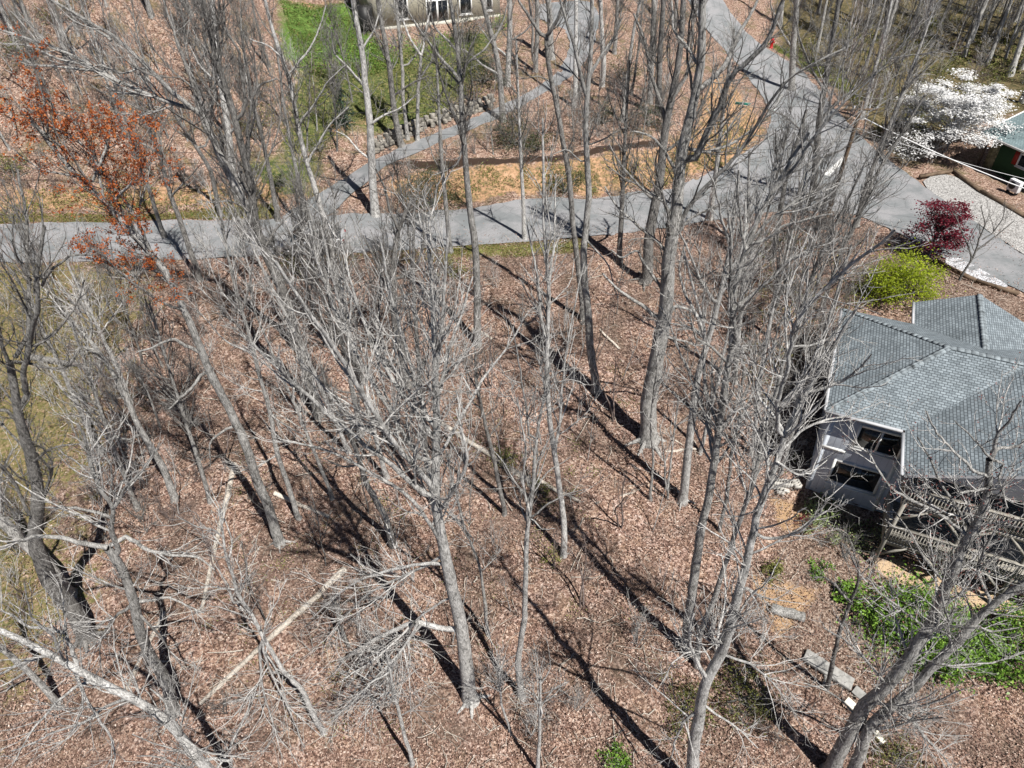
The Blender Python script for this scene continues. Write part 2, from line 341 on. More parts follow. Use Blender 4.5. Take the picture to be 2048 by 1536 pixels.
ROAD = gpoly("-260,545 0,527 250,519 550,514 720,505 900,494 1180,474 1330,457 1430,441 1560,420 1700,424 1790,462 1880,515 1960,550 2048,585 2300,690 2400,640 2150,570 2048,512 1950,445 1850,375 1800,338 1740,292 1690,240 1640,182 1600,136 1530,96 1490,62 1455,15 1420,-40 1350,-40 1400,40 1440,90 1485,140 1525,190 1545,240 1520,292 1450,330 1380,366 1330,382 1180,400 950,417 750,427 620,436 520,441 250,445 0,449 -260,462")
DRIVE = gpoly("545,442 600,408 700,348 800,296 900,255 980,223 1070,180 1120,140 1140,100 1135,60 1080,42 1070,10 1180,0 1200,30 1190,90 1160,140 1100,182 1010,232 920,268 840,302 750,350 690,395 660,436")
PAD = gpoly("1838,357 1905,347 1960,385 2048,434 2160,500 2160,580 2048,512 1950,445 1855,382")
APRON = gpoly("1868,520 1905,505 1960,540 2040,580 2030,590 1950,560")
ROAD_POLYS = [ROAD, DRIVE, PAD]
def asphalt(name, k):
    t = NT(name); f = t.noise(55, 4, .8); g = t.noise(.5, 5, .65); v = t.vor(.33, t.map((1, 1, 0)), 'DISTANCE_TO_EDGE')
    c = t.ramp(f, [(.3, (.15 * k, .15 * k, .155 * k)), (.5, (.25 * k, .25 * k, .258 * k)), (.72, (.36 * k, .36 * k, .37 * k))])
    c = t.mix(t.ramp(g, [(.40, .75), (.58, 0.0)]), c, (.145 * k, .16 * k, .165 * k))
    c = t.mix(t.ramp(v.outputs["Distance"], [(.0, .3), (.012, 0.0)]), c, (.07, .07, .07))
    t.color(c); t.rough(.9); t.bump(f, .4, .01); return t.m
GROUND = build_ground()
sheet("road", ROAD, asphalt("asphalt", 1.0), .05, label="grey asphalt road that bends and forks beside the wooded lot", cat="road")
sheet("driveway", DRIVE, asphalt("driveway_asphalt", .95), .045, label="asphalt driveway climbing the bank to the beige house", cat="driveway", seed=2)
def gravel_mat(name, lo, hi):
    t = NT(name); v = t.vor(16); s = t.N.new("ShaderNodeSeparateColor"); t.link(v.outputs["Color"], s.inputs[0])
    c = t.ramp(s.outputs[0], [(.05, lo), (.5, tuple((a + b) / 2 for a, b in zip(lo, hi))), (.95, hi)])
    t.color(c); t.bump(v.outputs["Distance"], .9, .04); return t.m
sheet("gravel_pad", PAD, gravel_mat("white_gravel", (.15, .145, .14), (.50, .49, .475)), .055, .5, "pale gravel parking pad beside the green house", "gravel pad", seed=4)
sheet("gravel_bed", APRON, gravel_mat("grey_gravel", (.22, .22, .23), (.66, .67, .70)), .05, .4, "strip of pale gravel along the road behind the red maple", "gravel bed", seed=5)
def stop_line():
    a, b = gpoly("1652,352 1694,312"); t = np.linspace(0, 1, 9)[:, None]; c = a * (1 - t) + b * t; d = (b - a) / np.hypot(*(b - a)); n = np.array([-d[1], d[0]]) * .22
    xy = np.concatenate([c - n, c + n]); A = Acc(); A.add(np.column_stack([xy, H(xy) + .062]), [(i, i + 1, i + 10, i + 9) for i in range(8)])
    t = NT("worn_road_paint"); f = t.noise(7, 5, .75); t.color(t.ramp(f, [(.4, (.25, .25, .25)), (.5, (.66, .66, .64))])); tag(A.obj("road_marking", t.m), "worn white stop line painted across the side road", "road marking", kind="structure")
stop_line()
# leaf litter lying on the slope, twigs among it, grass tufts
def litter():
    rng = np.random.default_rng(11); n = 270000
    Y = 7 + (rng.uniform(0, 1, n) ** 1.3) * 40; X = rng.uniform(-1, 1, n) * (14 + Y * .62); xy = np.stack([X, Y], 1)
    k = np.ones(n)
    for p in ROAD_POLYS + [gpoly("-200,530 230,525 250,600 210,820 120,1000 110,1270 -300,1400"), HOUSE_XY]: k *= 1 - (1 if p is HOUSE_XY else .72 if len(p) == 7 else .96) * soft_mask(xy, p, 2.5)
    xy = xy[rng.uniform(size=n) < k]; z = H(xy) + rng.uniform(.02, .14, len(xy))
    a = Acc(); a.leaves(np.column_stack([xy, z]), .085, rng, .5, .6, .6)
    m = leafmat("dry_leaves", [(.0, (.05, .03, .024)), (.3, (.155, .088, .067)), (.6, (.32, .205, .16)), (.85, (.51, .38, .31)), (1, (.70, .60, .53))], .75, .12)
    o = a.obj("fallen_leaves", m); fattr(o, "tone", rng.beta(1.6, 1.7, len(xy)), 'FACE'); tag(o, "brown dry leaves carpeting the wooded slope", "fallen leaves", kind="stuff")
    n = 2200; Y = 8 + rng.uniform(0, 1, n) ** 1.2 * 36; X = rng.uniform(-1, 1, n) * (5 + Y * .7); xy = np.stack([X, Y], 1)
    k = np.ones(n, bool)
    for p in ROAD_POLYS + [HOUSE_XY]: k &= ~inside(xy, p)
    xy = xy[k]; m_ = len(xy); L = rng.gamma(2, .26, m_) + .2; d = rng.uniform(0, np.pi * 2, m_); dv = np.stack([np.cos(d), np.sin(d)], 1)
    P = []
    for s in (-.5, -.15, .2, .5):
        p = xy + dv * (L * s)[:, None] + rng.normal(0, .05, (m_, 2)); P.append(np.column_stack([p, H(p) + .07 + rng.uniform(0, .08, m_)]))
    P = np.stack(P, 1); r = (rng.gamma(2, .004, m_) + .006)[:, None] * np.array([1, .9, .75, .45])
    a = Acc(); a.tubes(P, r, 5); o = a.obj("fallen_twigs", M['deadwood'], smooth=True); tag(o, "pale broken sticks scattered over the leaf litter", "fallen twigs", kind="stuff")
    # grass tufts
    polys = [("-100,530 260,525 300,560 230,700 190,900 60,1200 -100,1300", 22000, .10), ("-60,425 330,428 560,405 560,438 250,444 -60,448", 9000, .16), ("560,0 760,0 740,70 800,130 720,160 600,140", 9000, .2),
             ("1530,85 1600,100 1700,160 1720,200 1660,170 1590,128", 5000, .16), ("560,515 1180,476 1180,505 890,524 560,535", 7000, .13), ("770,400 1180,388 1330,374 1430,335 1500,290 1500,240 1440,300 1300,340 800,380", 4500, .16)]
    C, S, T = [], [], []
    for s, k, sz in polys:
        p = gpoly(s); lo, hi = p.min(0), p.max(0); q = rng.uniform(lo, hi, (k * 2, 2)); q = q[inside(q, p)][:k]
        for rp in ROAD_POLYS: q = q[~inside(q, rp)]
        C.append(np.column_stack([q, H(q) + sz * .35])); S.append(np.full(len(q), sz) * rng.uniform(.6, 1.5, len(q))); T.append(np.clip(rng.normal(.75 if q.size and s.startswith("560,0") or s.startswith("1530") else .38, .2, len(q)), 0, 1))
    a = Acc(); a.leaves(np.concatenate(C), np.concatenate(S), rng, 0, .35, .5)
    o = a.obj("grass", leafmat("grass_blades", [(0, (.28, .20, .09)), (.35, (.24, .20, .08)), (.6, (.13, .155, .04)), (1, (.10, .185, .035))], .7, .3)); fattr(o, "tone", np.concatenate(T), 'FACE'); tag(o, "short grass along the road verges and lawns", "grass", kind="stuff")
# ------------------------------------------------------------------ grey house with the hip roof
HU = np.array([math.cos(math.radians(24)), -math.sin(math.radians(24))]); HV = np.array([-HU[1], HU[0]])
HA = atz(1654, 820, 1.5)
def hl(u, v): return HA[:2] + u * HU + v * HV
HOUSE_XY = np.array([hl(.3, 9), hl(.3, .3), hl(4, .3), hl(4, -2.4), hl(16, -2.4), hl(16, 11.5), hl(4, 11.5), hl(4, 9)])
def shingle(name, light, mid, dark):
    t = NT(name); uv = t.N.new("ShaderNodeUVMap"); uv.uv_map = "UVMap"
    b = t.N.new("ShaderNodeTexBrick"); t.link(uv.outputs[0], b.inputs[0]); b.inputs["Scale"].default_value = 1; b.inputs["Brick Width"].default_value = .24; b.inputs["Row Height"].default_value = .14
    b.inputs["Mortar Size"].default_value = .02; b.inputs["Mortar Smooth"].default_value = .3; b.offset = .5; b.inputs["Color1"].default_value = (*mid, 1); b.inputs["Color2"].default_value = (*light, 1); b.inputs["Mortar"].default_value = (*dark, 1); b.inputs["Bias"].default_value = .1
    n = t.noise(1.1, 5, .7); f = t.noise(60, 3, .7)
    c = t.mix(1.0, b.outputs[0], t.ramp(n, [(.3, .72), (.7, 1.18)]), 'MULTIPLY'); c = t.mix(1.0, c, t.ramp(f, [(.3, .75), (.7, 1.2)]), 'MULTIPLY')
    t.color(c); t.rough(.9); t.bump(b.outputs["Fac"], -.6, .02); return t.m
M['shingle'] = shingle("blue_grey_shingles", (.25, .29, .315), (.145, .172, .19), (.07, .082, .092))
M['shingle_green'] = shingle("green_grey_shingles", (.22, .29, .30), (.15, .21, .22), (.09, .12, .13))
def siding(name, c, w=.32, axis=0):
    t = NT(name); m = t.map(); s = t.N.new("ShaderNodeSeparateXYZ"); t.link(m, s.inputs[0])
    k = t.math('ADD', s.outputs[0], s.outputs[1]) if axis == 0 else s.outputs[2]
    fr = t.math('FRACT', t.math('DIVIDE', k, w)); g = t.ramp(fr, [(.0, 0.0), (.05, 1.0)])
    n = t.noise(3, 4, .6, t.map((1, 1, .3)))
    col = t.mix(t.ramp(n, [(.3, 0.0), (.75, .5)]), c, tuple(v * .8 for v in c)); col = t.mix(g, tuple(v * .45 for v in c), col)
    t.color(col); t.rough(.75); t.bump(g, .5, .02); return t.m
M['siding'] = siding("grey_panel_siding", (.55, .59, .65)); M['trim'] = plain("white_trim", (.72, .72, .70), .6, .06, 5)
M['fascia'] = plain("grey_fascia", (.42, .43, .45), .6, .08, 5)
M['glass'] = plain("window_glass", (.012, .014, .016), .06, .1, 2, 0, .6)
M['deck'] = plain("weathered_deck_wood", (.33, .31, .27), .85, .22, 7, 0, .2, .3)
M['concrete'] = plain("pale_concrete", (.52, .50, .46), .9, .12, 5, 0, .2, .3)
M['black'] = plain("dark_metal", (.02, .02, .02), .5, .2, 5)
M['white'] = plain("white_enamel", (.74, .75, .76), .45, .05, 4)
def roof_obj(name, verts, faces, mat, parent, thick=.16):
    me = bpy.data.meshes.new(name); me.from_pydata([tuple(v) for v in verts], [], faces); me.update()
    uv = me.uv_layers.new(name="UVMap")
    for p in me.polygons:
        n = p.normal; e = Vector((0, 0, 1)).cross(n)
        if e.length < 1e-4: e = Vector((1, 0, 0))
        e.normalize(); s = n.cross(e)
        for li in p.loop_indices:
            c = me.vertices[me.loops[li].vertex_index].co; uv.data[li].uv = (c.dot(e), c.dot(s))
    me.materials.append(mat); me.materials.append(M['fascia'])
    o = bpy.data.objects.new(name, me); COL.objects.link(o); o.parent = parent
    so = o.modifiers.new("thickness", 'SOLIDIFY'); so.thickness = thick; so.offset = -1; so.material_offset = 1; so.material_offset_rim = 1
    return o
def window(parent, c, w, h, ax, nrm, mull=0):
    """frame, pane(s) on a wall; ax = wall direction, nrm = outward normal, c = centre on the wall face"""
    ax = np.array([*ax, 0.]); nn = np.array([*nrm, 0.]); up = np.array([0, 0, 1.]); R = np.stack([ax, nn, up], 1); c = np.array(c, float)
    f = Acc()
    for s in (-1, 1):
        f.box(c + ax * s * (w / 2 + .06) + nn * .03, (.12, .1, h + .24), R); f.box(c + up * s * (h / 2 + .06) + nn * .032, (w, .104, .12), R)
    for k in range(mull): f.box(c + ax * (w * ((k + 1) / (mull + 1) - .5)) + nn * .025, (.09, .08, h), R)
    fo = f.obj("window", M['trim'], parent)
    g = Acc(); g.box(c + nn * .006, (w, .02, h), R); g.obj("pane", M['glass'], fo)
    s = Acc(); s.box(c - up * (h / 2 + .15) + nn * .06, (w + .3, .16, .05), R); s.obj("sill", M['trim'], fo)
def grey_house():
    r = thing("grey_house", (HA[0], HA[1], 0), "grey sided house with blue grey shingled hip roof and timber decks", "house", rz=-math.radians(24))
    z0, zr, z2 = 1.5, 3.44, 2.75; D = 9.3
    V = [(0, 0, z0), (3.4, 0, z0), (8.05, D / 2, zr), (D / 2, D / 2, zr), (0, D, z0), (12.7, 0, z0), (17.5, 0, z0), (17.5, D / 2, zr), (17.5, D, z0), (9.4, D, z0), (6.55, 6.3, z2), (3.7, D, z0),
         (6.55, 11.7, z2), (3.7, 11.7, z0), (9.4, 11.7, z0), (8.05, -3, zr), (3.4, -3, z0), (12.7, -3, z0)]
    F = [(0, 1, 2, 3), (0, 3, 4), (5, 6, 7, 2), (3, 2, 7, 8, 9, 10, 11, 4), (11, 10, 12, 13), (10, 9, 14, 12), (16, 15, 2, 1), (15, 17, 5, 2)]
    ro = roof_obj("roof", V, F, M['shingle'], r)
    cap = Acc()
    def ridge(a, b):
        a = np.array(a); b = np.array(b); n = int(np.linalg.norm(b - a) / .3); t = (b - a) / n
        for k in range(n):
            p = a + t * (k + .5); d = t / np.linalg.norm(t); ref = np.array([0, 0, 1.]); y = np.cross(ref, d); y /= np.linalg.norm(y)
            R0 = np.stack([d, y, np.cross(d, y)], 1); z = .018 + .008 * (k % 2)
            for s in (-1, 1):
                yy = y * math.cos(.33) + np.array([0, 0, -s * math.sin(.33)]); zz = np.cross(d, yy); R = np.stack([d, yy, zz], 1)
                cap.box(p + s * yy * .08 + np.array([0, 0, z + .01]), (.33, .17, .02), R)
    ridge(V[0], V[3]); ridge(V[3], V[2]); ridge(V[2], V[7]); ridge(V[4], V[3]); ridge(V[15], V[2])
    RM = plain("ridge_shingles", (.235, .27, .29), .9, .4, 2.6); cap.obj("ridge_cap", RM, ro); cap = Acc(); ridge(V[10], V[12]); cap.obj("ridge_cap", RM, ro)
    gu = Acc(); gu.beam((-.06, -.07, z0 - .05), (3.3, -.07, z0 - .05), .12, .12); gu.beam((-.07, 0, z0 - .05), (-.07, D, z0 - .05), .12, .12); gu.beam((3.33, -3, z0 - .05), (3.33, -.2, z0 - .05), .12, .12); gu.beam((3.63, D + .1, z0 - .05), (3.63, 11.7, z0 - .05), .12, .12)
    gu.obj("gutter", M['fascia'], ro)
    w = Acc()
    gb = -6.6                                          # wall feet, below ground on the downhill side
    def wall(u0, v0, u1, v1, zb, zt, th=.2):
        a = np.array([u0, v0]); b = np.array([u1, v1]); w.beam((*a, (zb + zt) / 2), (*b, (zb + zt) / 2), th, zt - zb)
    wall(.5, .4, .5, 8.9, gb, 1.46); wall(.6, .5, 16.9, .5, gb, 1.45); wall(.6, 8.8, 16.9, 8.8, gb, 1.45); wall(16.8, .6, 16.8, 8.7, gb, 1.45); wall(4.2, 8.9, 4.2, 11.2, -3, 1.46); wall(4.3, 11.1, 8.9, 11.1, -3, 1.45); wall(8.8, 8.9, 8.8, 11.0, -3, 1.45)
    w.obj("wall", M['siding'], r)
    gab = Acc()
    gab.poly([(3.9, -2.5, 1.32), (12.2, -2.5, 1.32), (12.2, -2.5, 1.5), (8.05, -2.5, 3.2), (3.9, -2.5, 1.5), (3.9, -2.4, 1.32), (12.2, -2.4, 1.32), (12.2, -2.4, 1.5), (8.05, -2.4, 3.2), (3.9, -2.4, 1.5)],
             [(0, 1, 2, 3, 4), (9, 8, 7, 6, 5), (0, 5, 6, 1)])
    gab.obj("gable", plain("pale_gable_boards", (.60, .62, .65), .7, .1, 3), r)
    for c_, d_ in (((3.75, .37, -2.6), (.16, .08, 8)),):
        tr = Acc(); tr.box(c_, d_); tr.obj("corner_board", M['trim'], r)
    tr = Acc(); tr.box((.95, .38, -1.05), (1.1, .06, .16)); tr.obj("belt_board", M['trim'], r)
    window(r, (2.7, .4, .15), 1.9, 1.25, (1, 0), (0, -1), 1)
    window(r, (2.35, .4, -2.45), 2.1, 1.35, (1, 0), (0, -1), 0)
    window(r, (2.6, .4, -4.9), 2.2, 1.0, (1, 0), (0, -1), 1)
    for u in (5.5, 8.5): window(r, (u, .4, .2 - .35), 1.8, 1.7, (1, 0), (0, -1), 1)
    for v in (3.0, 6.2): window(r, (.4, v, .2), 1.0, 1.2, (0, 1), (-1, 0), 0)
    # decks
    def deck(zf):
        d = Acc()
        for k in range(19): d.box((8.2, -2.22 + k * .142, zf - .02), (8.2, .12, .04))
        d.box((8.2, -2.32, zf - .16), (8.3, .05, .26)); d.box((4.08, -.95, zf - .16), (.05, 2.69, .26))
        for k in range(9): d.box((4.4 + k * .95, -.95, zf - .15), (.05, 2.6, .2))
        o = d.obj("deck", M['deck'], r)
        ra = Acc()
        ra.box((8.2, -2.36, zf + 1.0), (8.4, .16, .05)); ra.box((8.2, -2.36, zf + .9), (8.3, .05, .09)); ra.box((8.2, -2.36, zf + .12), (8.3, .05, .09))
        ra.box((4.05, -.95, zf + 1.0), (.16, 2.6, .05)); ra.box((4.05, -.95, zf + .9), (.05, 2.6, .09)); ra.box((4.05, -.95, zf + .12), (.05, 2.6, .09))
        for k in range(60): ra.box((4.2 + k * .138, -2.405, zf + .5), (.04, .04, .82))
        for k in range(18): ra.box((4.0, -2.2 + k * .138, zf + .5), (.04, .04, .82))
        ra.obj("railing", M['deck'], o)
    deck(-.7); deck(-3.3)
    for k in range(4):
        u = 4.15 + k * 2.65; p = Acc(); p.box((u, -2.3, -3.0), (.15, .15, 8.6 if k else 6.8))
        po = p.obj("post", M['deck'], r)
        for zf in (-.85, -3.45):
            for s in (-1, 1):
                if k == 0 and s < 0: continue
                br = Acc(); br.beam((u + s * .08, -2.3, zf - .95), (u + s * 1.0, -2.3, zf - .05), .1, .1); br.obj("brace", M['deck'], po)
grey_house()

def green_house():
    C = atz(1965, 265, 2.7); a = math.atan2(.33, .94)
    r = thing("green_house", (C[0], C[1], 0), "dark green house with teal shingle roof behind the gravel pad", "house", rz=a)
    # local x = across the gable, local y negative = along the eave towards the camera
    zr = 2.7 + 4.2 * .33
    V = [(0, 0, 2.7), (0, -13, 2.7), (4.2, -13, zr), (4.2, 0, zr), (8.4, 0, 2.7), (8.4, -13, 2.7)]
    ro = roof_obj("roof", V, [(0, 3, 2, 1)[::-1] and (0, 1, 2, 3), (3, 2, 5, 4)], M['shingle_green'], r, .14)
    g = Acc(); g.beam((-.07, 0, 2.62), (-.07, -13, 2.62), .12, .13); g.beam((0, .06, 2.66), (4.2, .06, zr - .04), .05, .2); g.obj("fascia", M['trim'], ro)
    w = Acc(); w.box((.7, -7.1, .9), (.2, 11, 3.4)); w.box((4.2, -12.5, .9), (7.0, .2, 3.4)); w.box((7.7, -6.3, .9), (.2, 12.4, 3.4)); w.box((4.2, -1.7, .9), (6.8, .2, 3.4))
    w.obj("wall", siding("dark_green_siding", (.035, .085, .04), .2, 1), r)
    p = Acc(); p.box((.35, -.5, .95), (.14, .14, 3.4)); p.obj("post", plain("brown_post", (.10, .07, .05), .8, .2), r)
    s = Acc(); s.box((.78, -1.2, .9), (.25, .9, 3.3)); s.obj("stone_pier", plain("mossy_stone", (.28, .25, .15), .9, .4, 4, 0, .2, .6), r)
    window(r, (.6, -4.2, 1.75), 1.3, .8, (0, -1), (-1, 0), 1)
    sm = plain("red_shutters", (.30, .03, .02), .6, .15)
    for y_ in (-3.2, -5.2): sh = Acc(); sh.box((.57, y_, 1.75), (.06, .4, 1.0)); sh.obj("shutter", sm, r)
    # heat pump unit standing in front of the wall
    q = G(2022, 388); b = thing("heat_pump", q, "white outdoor heat pump unit standing against the green house wall", "heat pump", rz=a - math.pi / 2)
    B = Acc(); B.box((0, 0, .68), (.95, .38, .85)); bevel(B.obj("casing", M['white'], b), .03)
    L = Acc(); [L.box((x, 0, .12), (.08, .34, .25)) for x in (-.35, .35)]; L.obj("stand", M['black'], b)
    F = Acc(); lathe(F, [(.3, -.02), (.3, 0), (.24, .02), (.05, .02)], (0, 0, 0), 20); f = F.obj("fan_grille", M['black'], b); f.location = (-.12, -.2, .7); f.rotation_euler = (math.pi / 2, 0, 0)
green_house()

def beige_house():
    A = G(755, 62); B = G(1000, 34); d = B[:2] - A[:2]; L = float(np.hypot(*d)); a = math.atan2(d[1], d[0])
    r = thing("beige_house", (A[0], A[1], 6.2), "beige house with white trimmed windows above the lawn on the hill", "house", rz=a)
    w = Acc(); w.box((L / 2 , 4.0, 2.3), (L, 8, 5.6)); w.obj("wall", siding("beige_siding", (.47, .44, .35), .2, 1), r)
    f = Acc(); f.box((L / 2, -.03, .12), (L + .1, .12, .5)); f.obj("foundation", plain("pale_foundation", (.55, .53, .46), .9), r)
    V = [(-.6, -.6, 5.1), (L + .6, -.6, 5.1), (L + .6, 4, 7.2), (-.6, 4, 7.2), (L + .6, 8.6, 5.1), (-.6, 8.6, 5.1)]
    roof_obj("roof", V, [(0, 1, 2, 3), (3, 2, 4, 5)], M['shingle'], r)
    def at(px): # distance along the wall of a picture column
        q = ray(px, 30); # intersect with wall line
        n = np.array([-d[1], d[0]]) / L; t = (A[:2] @ n) / (q[:2] @ n); p = q[:2] * t; return float((p - A[:2]) @ d / L)
    for x0, x1, z0, z1 in [(797, 815, .95, 2.6), (921, 942, .8, 2.4), (973, 983, .9, 2.3)]:
        u0, u1 = at(x0), at(x1); window(r, ((u0 + u1) / 2, 0, (z0 + z1) / 2), max(.5, u1 - u0), z1 - z0, (1, 0), (0, -1), 0)
    u0, u1 = at(853), at(897); dr = Acc(); dr.box(((u0 + u1) / 2, -.02, 1.25), (u1 - u0, .08, 2.1)); do = dr.obj("door", M['trim'], r)
    g = Acc()
    for s in (-1, 1): g.box(((u0 + u1) / 2 + s * (u1 - u0) / 4, -.07, 1.25), ((u1 - u0) / 2 - .2, .03, 1.8))
    g.obj("pane", M['glass'], do)
    st = Acc(); st.box((-.9, .6, 1.0), (1.2, 1.2, 2.4)); s_ = st.obj("dark_box", M['black'], r)  # plain black box for an unidentified dark spot beside the wall end
beige_house()

# ------------------------------------------------------------------ car, pole, hydrant, sign, small things
def car():
    q = G(624, 500); q2 = G(560, 503); q3 = G(690, 497); a = math.atan2(q3[1] - q2[1], q3[0] - q2[0])
    r = thing("parked_car", q + np.array([0, 0, .06]), "silver car parked on the road behind the bare trees", "car", rz=a)
    paint = plain("silver_paint", (.50, .51, .52), .28, .05, 3, .35, .5)
    def loft(acc, secs):   # sections: list of rings of equal length
        k = len(secs[0]); v = [p for s in secs for p in s]
        acc.add(v, [(i * k + j, i * k + (j + 1) % k, (i + 1) * k + (j + 1) % k, (i + 1) * k + j) for i in range(len(secs) - 1) for j in range(k)])
        acc.poly(secs[0], [tuple(range(k - 1, -1, -1))]); acc.poly(secs[-1], [tuple(range(k))])
    def ring(x, hw, zb, zt, rr=.18):
        return [(x, -hw + rr * .6, zb), (x, hw - rr * .6, zb), (x, hw, zb + rr), (x, hw, zt - rr), (x, hw - rr * .7, zt), (x, -hw + rr * .7, zt), (x, -hw, zt - rr), (x, -hw, zb + rr)]
    b = Acc(); loft(b, [ring(-2.3, .72, .42, .78), ring(-2.2, .85, .3, .9), ring(-1.4, .9, .24, 1.0), ring(-.9, .9, .24, 1.03), ring(.8, .9, .24, 1.04), ring(1.9, .88, .26, 1.05), ring(2.25, .82, .34, 1.0), ring(2.35, .74, .45, .85)])
    bo = bevel(b.obj("body", paint, r, True), .04)
    c = Acc(); loft(c, [ring(-1.15, .76, 1.0, 1.04, .02), ring(-.35, .68, 1.0, 1.58, .1), ring(.5, .69, 1.0, 1.64, .1), ring(1.5, .67, 1.0, 1.58, .1), ring(2.1, .72, 1.0, 1.08, .03)])
    c.obj("cabin_glass", plain("tinted_car_glass", (.02, .03, .035), .05, .1, 1, 0, .6), r, True)
    ro = Acc(); loft(ro, [ring(-.42, .6, 1.56, 1.60, .015), ring(.5, .64, 1.64, 1.69, .015), ring(1.55, .6, 1.57, 1.62, .015)]); ro.obj("roof", paint, r)
    pl = Acc()
    for s in (-1, 1):
        for x0, x1 in ((-.98, -.36), (.12, .12), (1.05, 1.1)): pl.beam((x0 - .05, s * .78, 1.02), (x1, s * .68, 1.58), .07, .07)
        pl.box((-.85, s * 1.0, 1.02), (.2, .16, .14))
    pl.obj("pillar", paint, r)
    for x in (-1.42, 1.4):
        for s in (-1, 1):
            w = Acc(); lathe(w, [(.22, -.1), (.31, -.11), (.34, -.07), (.34, .07), (.31, .11), (.22, .1)], k=22); o = w.obj("wheel", M['black'], r, True); o.location = (x, s * .82, .3); o.rotation_euler = (math.pi / 2, 0, 0)
            h = Acc(); lathe(h, [(.21, -.115), (.21, .115), (.06, .12)], k=12); h.obj("rim", plain("alloy", (.45, .45, .46), .35, .1, 4, .7) if 'alloy' not in bpy.data.materials else bpy.data.materials['alloy'], o)
    for s in (-1, 1):
        h = Acc(); h.box((-2.2, s * .62, .76), (.16, .36, .14)); h.obj("headlight", M['white'], r)
        h = Acc(); h.box((2.28, s * .68, .84), (.14, .2, .2)); h.obj("taillight", plain("tail_lamp", (.25, .01, .01), .3) if 'tail_lamp' not in bpy.data.materials else bpy.data.materials['tail_lamp'], r)
car()
M['pole'] = plain("brown_pole_wood", (.16, .115, .08), .9, .3, 3, 0, .2, .3)
M['wire'] = plain("black_cable", (.05, .05, .05), .6, .1); M['wire_pale'] = plain("bright_cable", (.68, .68, .68), .4, .05)
def pole():
    q = G(1650, 446); top = 8.6
    r = thing("utility_pole", q, "brown wooden utility pole at the road junction", "utility pole")
    a = Acc(); a.tubes([[(0, 0, -.3), (0, 0, 3), (.02, 0, 6), (.03, 0, top)]], [[.16, .145, .125, .11]], 12); circle_cap(a, (.03, 0, top), (0, 0, 1), .11, 12); a.obj("pole_shaft", M['pole'], r, True)
    c = Acc(); c.box((0, -.14, top - .45), (2.2, .1, .12)); c.beam((-.7, -.12, top - .5), (-.05, -.1, top - 1.1), .05, .04); c.beam((.7, -.12, top - .5), (.05, -.1, top - 1.1), .05, .04); co = c.obj("crossarm", M['pole'], r)
    for x in (-1.0, -.5, .5, 1.0):
        i = Acc(); lathe(i, [(.03, 0), (.06, .05), (.04, .08), (.06, .12), (.03, .17)], (x, -.14, top - .38), 8); i.obj("insulator", M['white'], co)
    q = np.array(q)
    def cable(name, A, B, sag, rad, mat, label):
        t = np.linspace(0, 1, 26)[:, None]; P = np.array(A) * (1 - t) + np.array(B) * t; P[:, 2] -= (4 * sag * t * (1 - t))[:, 0]
        a = Acc(); a.tubes([P], [np.full(26, rad)], 6); tag(a.obj(name, mat, smooth=True), label, "cable")
    for (py1, z, x, l) in [(205, top - .2, -1.0, "uppermost thin power cable running along the road from the pole"), (252, top - 1.5, 0, "second thin power cable below the uppermost one along the road"),
                        (285, top - 2.4, 0, "third power cable along the road, under two thinner ones"), (307, top - 2.9, 0, "lowest cable along the road, running just over the orange bank")]:
        B = atY(400, py1 + 6, q[1] + 1.5); A = q + np.array([x, -.15, z]); B = A + (B - A) * 1.9
        cable("power_line", A, B, .5, .013, M['wire'], l)
    E = atz(2120, 402, 4.3); S = q + np.array([.1, -.1, top - .9]); S2 = S
    cable("service_cable", S, S + (np.array(E) - S) * 1.0, .25, .035, M['wire_pale'], "thick bright cable descending from the pole toward the green house")
    E = atz(2090, 367, 4.0); cable("service_cable", q + np.array([.1, 0, top - 1.7]), E, .2, .014, M['wire_pale'], "thin cable sagging in front of the green house wall")
pole()
def hydrant():
    q = G(1542, 96); r = thing("fire_hydrant", q, "red fire hydrant on the verge of the side road", "fire hydrant")
    red = plain("hydrant_red", (.42, .02, .02), .45, .1)
    b = Acc(); lathe(b, [(.16, 0), (.16, .05), (.11, .07), (.11, .55), (.15, .57), (.15, .61), (.12, .68), (.06, .76), (.03, .84)], k=16); b.obj("barrel", red, r, True)
    for s in (-1, 1):
        n = Acc(); n.beam((0, 0, .45), (s * .19, 0, .45), .1, .1); n.obj("nozzle", red, r)
    r.scale = (1.35,) * 3
def road_sign():
    q = G(1474, 262); r = thing("street_sign", q, "green street name sign on a post before the orange bank", "street sign")
    p = Acc(); p.tubes([[(0, 0, -.2), (0, 0, 1.2), (0, 0, 2.5)]], [[.035] * 3], 8); p.obj("post", plain("galvanised", (.4, .41, .42), .4, .1, 4, .6), r, True)
    g = plain("sign_green", (.0, .16, .11), .4, .05)
    for k, (rz, z) in enumerate(((-.25, 2.35), (1.2, 2.6))):
        b = Acc(); b.box((0, 0, 0), (1.25, .02, .24)); o = b.obj("blade", g, r); o.location = (0, -.0, z); o.rotation_euler = (0, 0, rz)
        w = Acc()
        for s in (-1, 1): w.box((0, s * .0125, .105), (1.2, .004, .02)); w.box((0, s * .0125, -.105), (1.2, .004, .02))
        w.obj("border", M['white'], o)
hydrant(); road_sign()
